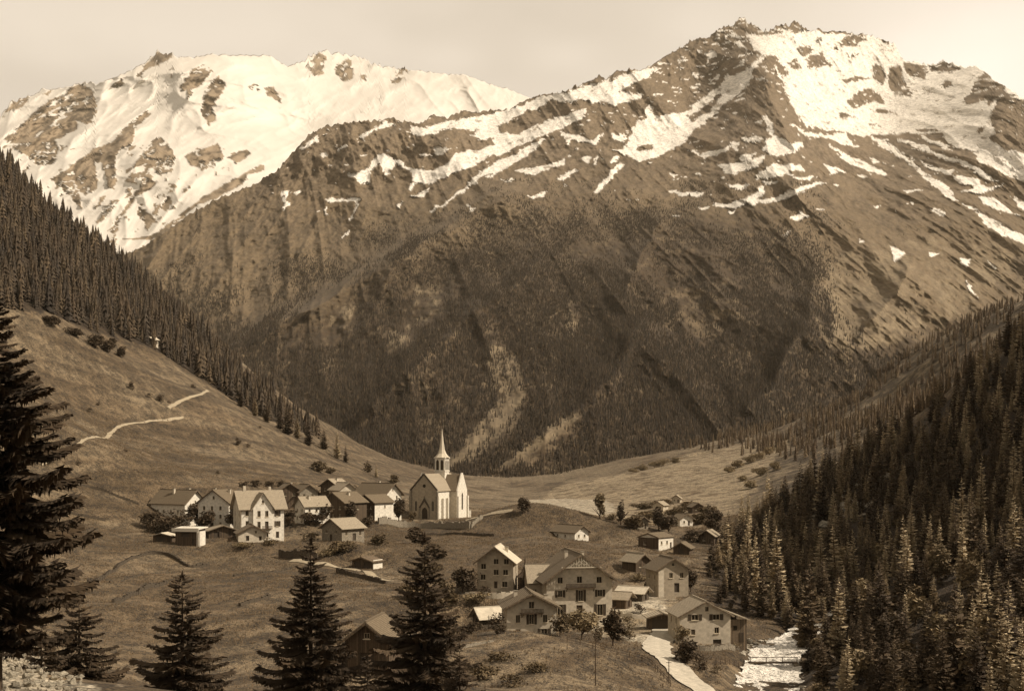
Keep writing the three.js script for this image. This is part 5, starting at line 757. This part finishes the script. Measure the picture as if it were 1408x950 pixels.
// ---------------------------------------------------------------- scree
function rockGeo(seed) { const g = new THREE.DodecahedronGeometry(1, 0), p = g.attributes.position; for (let i = 0; i < p.count; i++) { const v = new THREE.Vector3().fromBufferAttribute(p, i), k = 0.5 + 0.9 * hash2(Math.round(v.x * 50), Math.round(v.y * 50) + Math.round(v.z * 71), seed); p.setXYZ(i, v.x * k, v.y * k * 0.7, v.z * k * 0.85); } g.computeVertexNormals(); return g; }
const rocks = [1, 2, 3, 4].map(rockGeo), rockMats = [SM([0.6, 0.53, 0.4], stoneTex), SM([0.48, 0.41, 0.3], stoneTex), SM([0.7, 0.63, 0.5], stoneTex)];
{
  const r = rng(71), pts = scatter(scree, 0.75, 72), M4 = new THREE.Matrix4(); let n = 0; const small = [];
  for (const [x, z, a, b] of pts) { const e = elev(x, z), s = 0.16 + 0.42 * b * b * b; if (b > 0.84 && n < 70) { n++; const m = mesh('boulder', rocks[n % 4], rockMats[n % 3]); m.position.set(x, e + s * 0.2, z); m.rotation.set(r() * 6, r() * 6, r() * 6); m.scale.setScalar(s * 1.25); tag(m, 'pale boulder lying in the scree at the lower left corner', 'rock', 'boulders of the lower left scree'); } else small.push([new THREE.Vector3(x, e + s * 0.1, z), s * 0.8, a * 30, 0.7 + 0.5 * r()]); }
  const s = spread('scree', rocks[1], rockMats[0], small, 'pale broken stones covering the bank at the lower left'); s.userData.category = 'stones';
  const bank = scatter(area(riverPoly.map(([x, y]) => [x + (x > 1060 ? 12 : -10), y]), 150), 1.1, 73, (x, z) => { const q = nearLine(RIVER, x, z); return q > 6 && q < 10; }).map(([x, z, a, b]) => [new THREE.Vector3(x, elev(x, z), z), 0.2 + 0.55 * b * b, a * 30, 0.7 + 0.4 * b]);
  spread('river_stones', rocks[2], rockMats[2], bank, 'pale stones along the river banks').userData.category = 'stones';
  const cliff = scatter(rocky, 3.2, 74, (x, z, a) => a < 0.5).map(([x, z, a, b]) => [new THREE.Vector3(x, elev(x, z), z), 0.7 + 1.5 * b, a * 30, 0.7 + 0.4 * b]);
  spread('outcrop', rocks[3], rockMats[2], cliff, 'pale rocks breaking out of the right hand wood').userData.category = 'rocks';
}
// ---------------------------------------------------------------- trees and bushes about the valley
const border = [[366, 581, 25], [395, 597, 33], [408, 603, 28], [423, 613, 32], [445, 618, 24], [463, 631, 34], [475, 636, 20], [384, 590, 22], [350, 572, 24], [330, 560, 24], [505, 648, 14], [517, 657, 16]];
border.forEach(([px, py, hp], i) => { const p = hit(px, py, 500), h = hp / FOC * -p.z * 1.15, g = thing('edge_spruce', i < 10 ? 'spruce at the lower edge of the left wood, above the upper village' : 'small spruce on the meadow spur left of the church', 'tree', p, i, i < 10 ? 'spruces at the edge of the left wood' : 'spruces left of the church'); mesh('trunk', midTrunk, barkMat, g); mesh('crown', midCrown[i % 6], needleMat, g); const s = h / 18; g.scale.set(s * 1.25, s, s * 1.25); });
const bushes = [ // sighting of the foot, width and height on the plate, words
  [228, 735, 66, 30, 'dark bush mass in front of the long dark roofed house', 'bush'], [212, 728, 34, 22, 'dark bush at the left end of the upper village', 'bush'], [284, 730, 22, 26, 'dark bush before the shaded grey gabled house', 'bush'],
  [548, 718, 20, 30, 'dark leafy tree in front of the white gable beside the church', 'tree'], [567, 717, 12, 14, 'small bush at the foot of the church front', 'bush'],
  [335, 671, 14, 9, 'dark bush in the row above the upper village', 'bush', 'row'], [352, 670, 18, 10, 'dark bush in the row above the upper village', 'bush', 'row'], [370, 670, 16, 9, 'dark bush in the row above the upper village', 'bush', 'row'], [387, 671, 14, 10, 'dark bush in the row above the upper village', 'bush', 'row'],
  [440, 690, 30, 16, 'dark bush behind the broad dark timber house', 'bush'], [430, 724, 34, 16, 'dark bush row below the sunlit eaves side house', 'bush'], [425, 745, 22, 12, 'low bush left of the small stone house', 'bush'], [470, 758, 36, 14, 'rough bush below the small stone house', 'bush'], [450, 765, 26, 12, 'low rough bush beside the pale track', 'bush'], [520, 750, 26, 16, 'rough bush right of the small stone house', 'bush'], [575, 748, 30, 20, 'dark bush on the slope under the church', 'bush'], [600, 770, 26, 22, 'dark bush below the churchyard wall', 'bush'],
  [719, 707, 18, 21, 'round dark tree on top of the grassy mound', 'tree'], [854, 722, 10, 32, 'slim dark poplar on the flat beyond the mound', 'tree'], [825, 714, 14, 30, 'loose dark tree beside the pale gravel flat', 'tree'], [840, 715, 20, 8, 'low bush at the foot of the slim poplar', 'bush'],
  [872, 728, 26, 18, 'bush left of the white walled farmhouse', 'bush'], [893, 714, 34, 12, 'bush in the scrub on the valley flat', 'bush', 'flat'], [882, 700, 30, 8, 'bush in the scrub on the valley flat', 'bush', 'flat'], [910, 698, 30, 10, 'bush in the scrub on the valley flat', 'bush', 'flat'], [930, 712, 30, 14, 'bush in the scrub on the valley flat', 'bush', 'flat'], [945, 700, 26, 10, 'bush in the scrub on the valley flat', 'bush', 'flat'], [960, 722, 30, 14, 'bush in the scrub on the valley flat', 'bush', 'flat'], [975, 706, 26, 12, 'bush in the scrub on the valley flat', 'bush', 'flat'], [920, 735, 26, 22, 'dark tree behind the white walled farmhouse', 'tree'], [906, 730, 14, 30, 'slim dark tree behind the white walled farmhouse, left one', 'tree'], [955, 745, 30, 14, 'bush right of the small dark gabled shed', 'bush'], [980, 735, 26, 30, 'dark tree at the left foot of the right hand wood', 'tree'],
  [800, 880, 46, 38, 'pale leafy tree in front of the hotel', 'tree'], [770, 876, 26, 30, 'small leafy tree right of the nearest gabled house', 'tree'], [843, 888, 32, 46, 'dense dark tree in front of the hotel at the right', 'tree'], [866, 880, 20, 20, 'small bush beside the yard wall', 'bush'], [822, 885, 18, 24, 'small leafy bush between the two trees before the hotel', 'bush'],
  [944, 912, 30, 36, 'round dark bush beside the road', 'bush'], [966, 922, 26, 20, 'low dark bush right of the round roadside bush', 'bush'], [984, 926, 18, 14, 'low bush above the river bank', 'bush'], [940, 888, 22, 24, 'small tree against the pale river house', 'tree'], [1012, 892, 14, 8, 'low bush at the corner of the pale river house', 'bush'], [895, 812, 18, 22, 'dark bush left of the tall narrow house', 'bush'], [950, 815, 24, 30, 'dark tree right of the tall narrow house', 'tree'], [880, 800, 26, 12, 'low bush above the pale roofed sheds', 'bush'],
  [636, 815, 34, 30, 'dark leafy tree left of the grey three storey house', 'tree'], [610, 830, 40, 30, 'leafy bush behind the ragged open spruce', 'bush'], [570, 825, 40, 26, 'leafy bush left of the ragged open spruce', 'bush'], [655, 832, 36, 14, 'low bush over the pale garden wall', 'bush'], [650, 872, 34, 16, 'dark hedge left of the nearest gabled house', 'bush'], [684, 872, 20, 28, 'dark bush at the left wall of the nearest gabled house', 'bush'], [610, 880, 50, 26, 'leafy bush on the slope right of the dark barn', 'bush'], [548, 872, 36, 26, 'leafy bush right of the dark barn', 'bush'],
  [690, 912, 40, 16, 'rough bush on the near side of the grassy knoll', 'bush', 'knoll'], [740, 925, 46, 16, 'rough bush on the near side of the grassy knoll', 'bush', 'knoll'], [665, 935, 46, 22, 'rough bush on the near side of the grassy knoll', 'bush', 'knoll'], [705, 945, 40, 18, 'rough bush on the near side of the grassy knoll', 'bush', 'knoll'],
  [396, 724, 20, 20, 'dark bush between the tall white house and its right neighbour', 'bush'], [442, 720, 26, 26, 'dark leafy tree left of the broad dark timber house', 'tree'], [480, 718, 22, 26, 'dark leafy tree right of the broad dark timber house', 'tree'], [508, 726, 26, 14, 'dark bush under the house with one white side wall', 'bush'], [270, 726, 26, 30, 'dark leafy tree between the two left houses of the upper village', 'tree'], [322, 730, 20, 28, 'dark leafy tree at the left corner of the tall white house', 'tree'], [372, 752, 26, 10, 'low bush before the barn of the upper village', 'bush'], [330, 756, 30, 9, 'low bush under the pale fronted barn', 'bush'], [590, 800, 30, 26, 'leafy tree up the slope from the ragged open spruce', 'tree'], [720, 835, 20, 18, 'dark bush between the hotel and nearest gabled house', 'bush'], [668, 822, 20, 14, 'dark bush at the foot of the grey three storey house', 'bush'], [880, 845, 16, 14, 'dark bush in the yard right of the hotel', 'bush'], [862, 860, 18, 12, 'low bush in the yard below the hotel', 'bush'],
  [1120, 860, 30, 44, 'pale leafy tree among the spruces of the lower right slope', 'tree', 'slope'],
  [1150, 900, 36, 40, 'dark leafy tree among the spruces of the lower right slope', 'tree', 'slope'],
  [1185, 850, 30, 50, 'pale leafy tree among the spruces of the lower right slope', 'tree', 'slope'],
  [1225, 900, 40, 50, 'dark leafy tree among the spruces of the lower right slope', 'tree', 'slope'],
  [1260, 860, 34, 44, 'pale leafy tree among the spruces of the lower right slope', 'tree', 'slope'],
  [1300, 905, 44, 54, 'pale leafy tree among the spruces of the lower right slope', 'tree', 'slope'],
  [1340, 870, 36, 48, 'dark leafy tree among the spruces of the lower right slope', 'tree', 'slope'],
  [1375, 910, 50, 60, 'pale leafy tree among the spruces of the lower right slope', 'tree', 'slope'],
  [1130, 930, 40, 40, 'dark leafy tree among the spruces of the lower right slope', 'tree', 'slope'],
  [1180, 940, 46, 44, 'pale leafy tree among the spruces of the lower right slope', 'tree', 'slope'],
  [1240, 945, 50, 48, 'dark leafy tree among the spruces of the lower right slope', 'tree', 'slope'],
  [1300, 950, 56, 50, 'dark leafy tree among the spruces of the lower right slope', 'tree', 'slope'],
  [1355, 945, 60, 56, 'pale leafy tree among the spruces of the lower right slope', 'tree', 'slope'],
  [1160, 800, 26, 40, 'pale leafy tree among the spruces of the lower right slope', 'tree', 'slope'],
  [1210, 790, 26, 44, 'pale leafy tree among the spruces of the lower right slope', 'tree', 'slope'],
  [1290, 800, 30, 44, 'pale leafy tree among the spruces of the lower right slope', 'tree', 'slope'],
  [1335, 810, 30, 46, 'pale leafy tree among the spruces of the lower right slope', 'tree', 'slope'],
  [1130, 770, 24, 34, 'pale leafy tree among the spruces of the lower right slope', 'tree', 'slope'],
  [872, 650, 14, 6, 'bush on the pale fan at the foot of the mountain', 'bush', 'fan'],
  [884, 647, 18, 8, 'bush on the pale fan at the foot of the mountain', 'bush', 'fan'],
  [900, 643, 16, 7, 'bush on the pale fan at the foot of the mountain', 'bush', 'fan'],
  [912, 641, 20, 9, 'bush on the pale fan at the foot of the mountain', 'bush', 'fan'],
  [929, 637, 16, 7, 'bush on the pale fan at the foot of the mountain', 'bush', 'fan'],
  [1002, 650, 18, 8, 'bush on the pale fan at the foot of the mountain', 'bush', 'fan'],
  [1014, 644, 20, 10, 'bush on the pale fan at the foot of the mountain', 'bush', 'fan'],
  [1030, 638, 18, 8, 'bush on the pale fan at the foot of the mountain', 'bush', 'fan'],
  [1041, 633, 22, 11, 'bush on the pale fan at the foot of the mountain', 'bush', 'fan'],
  [1058, 626, 20, 10, 'bush on the pale fan at the foot of the mountain', 'bush', 'fan'],
  [1022, 662, 14, 7, 'bush on the pale fan at the foot of the mountain', 'bush', 'fan'],
  [1046, 655, 22, 12, 'bush on the pale fan at the foot of the mountain', 'bush', 'fan'],
  [1064, 648, 18, 12, 'bush on the pale fan at the foot of the mountain', 'bush', 'fan'],
  [1034, 672, 20, 10, 'bush on the pale fan at the foot of the mountain', 'bush', 'fan'],
  [219, 555, 10, 9, 'dark bush on the left meadow', 'bush', 'meadow'], [205, 548, 8, 6, 'dark bush on the left meadow', 'bush', 'meadow'], [232, 556, 6, 5, 'dark bush on the left meadow', 'bush', 'meadow'], [122, 568, 8, 6, 'dark bush on the left meadow', 'bush', 'meadow'], [135, 560, 7, 7, 'dark bush on the left meadow', 'bush', 'meadow'], [107, 642, 8, 8, 'dark bush on the left meadow', 'bush', 'meadow'], [327, 614, 8, 10, 'dark bush on the left meadow', 'bush', 'meadow'], [340, 617, 8, 6, 'dark bush on the left meadow', 'bush', 'meadow'], [180, 536, 8, 12, 'dark bush on the left meadow', 'bush', 'meadow'], [172, 622, 8, 5, 'dark bush on the left meadow', 'bush', 'meadow'], [300, 652, 10, 5, 'dark bush on the left meadow', 'bush', 'meadow'], [265, 534, 8, 6, 'dark bush on the left meadow', 'bush', 'meadow'], [357, 590, 6, 5, 'dark bush on the left meadow', 'bush', 'meadow'],
  [130, 478, 26, 16, 'dark bush clump high on the left meadow', 'bush', 'high'], [148, 486, 22, 18, 'dark bush clump high on the left meadow', 'bush', 'high'], [165, 492, 14, 14, 'dark bush clump high on the left meadow', 'bush', 'high'], [100, 462, 26, 10, 'dark bush clump high on the left meadow', 'bush', 'high'], [70, 450, 26, 12, 'dark bush clump high on the left meadow', 'bush', 'high'],
  [438, 649, 22, 13, 'bush on the slope between the wood edge and the church', 'bush', 'spur'], [455, 652, 16, 8, 'bush on the slope between the wood edge and the church', 'bush', 'spur'], [540, 664, 16, 10, 'bush on the slope between the wood edge and the church', 'bush', 'spur'], [505, 650, 12, 12, 'bush on the slope between the wood edge and the church', 'bush', 'spur'],
];
bushes.forEach(([px, py, wp, hp, label, cat, group], i) => {
  const p = hit(px, py, py > 860 ? 120 : 180), k = -p.z / FOC, w = wp * k * 1.15, h = hp * k * 1.15; p.y -= 0.15;
  leafy(cat === 'tree' ? 'leafy_tree' : 'bush', label, cat, p, { seed: 400 + i, w, h, base: cat === 'tree' ? 0.16 : 0.02, n: Math.round(clamp(w * h * 26, 160, 1500)), leaf: clamp(Math.sqrt(w * h) * 0.085, 0.14, 0.55), lumps: 8, colour: label.includes('pale') ? [0.2, 0.15, 0.08] : label.includes('dark') ? [0.062, 0.04, 0.018] : LEAF }, group ? { row: 'bush row above the upper village', flat: 'scrub of the valley flat', knoll: 'bushes of the knoll', meadow: 'bushes dotted over the left meadow', fan: 'bushes on the pale fan', slope: 'leafy trees of the lower right slope', high: 'bush clumps under the left wood', spur: 'bushes on the spur' }[group] : undefined);
});
// ---------------------------------------------------------------- grass
{
  const blade = (seed, hgt) => { const r = rng(seed), t = new Tri(); for (let i = 0; i < 7; i++) { const a = r() * 6.28, o = r() * 0.2, l = hgt * (0.6 + 0.6 * r()), b = 0.12 + 0.2 * r(), x = Math.cos(a) * o, z = Math.sin(a) * o, w = 0.035 + 0.03 * r(); t.tri([x - Math.sin(a) * w, -0.05, z + Math.cos(a) * w], [x + Math.sin(a) * w, -0.05, z - Math.cos(a) * w], [x + Math.cos(a) * b, l, z + Math.sin(a) * b], tone(MEADOW, r, 0.7)); } return t.geo(); };
  const lanes = [H([[1000, 985], [958, 945], [928, 918], [908, 898], [905, 882], [915, 868], [930, 858]], 150), H([[400, 772], [445, 776], [479, 783], [510, 792], [537, 800]], 250)];
  const r = rng(81), list = [[], []]; let tries = 0;
  while (list[0].length + list[1].length < 150000 && tries++ < 700000) {
    const d = 150 + 420 * Math.sqrt(r()), x = (r() - 0.5) * 2 * 0.43 * d, z = -d;
    if (inPoly(rightWood, x, z) || inPoly(yard, x, z) || nearLine(RIVER, x, z) < 8 || lanes.some((l) => nearLine(l, x, z) < 3)) continue;
    const n = fbm(x / 9, z / 9, 2, 82); if (r() > ss(0.3, 0.65, n) + 0.12) continue;
    const s = 0.35 + 0.55 * r();
    list[r() < 0.5 ? 0 : 1].push([new THREE.Vector3(x, elev(x, z), z), s, r() * 40, 0.65 + 0.8 * r()]);
  }
  list.forEach((l, i) => { spread('grass', blade(83 + i, 0.5), leafMat, l, 'rough meadow grass').userData.category = 'grass'; });
}

renderer.render(scene, camera);
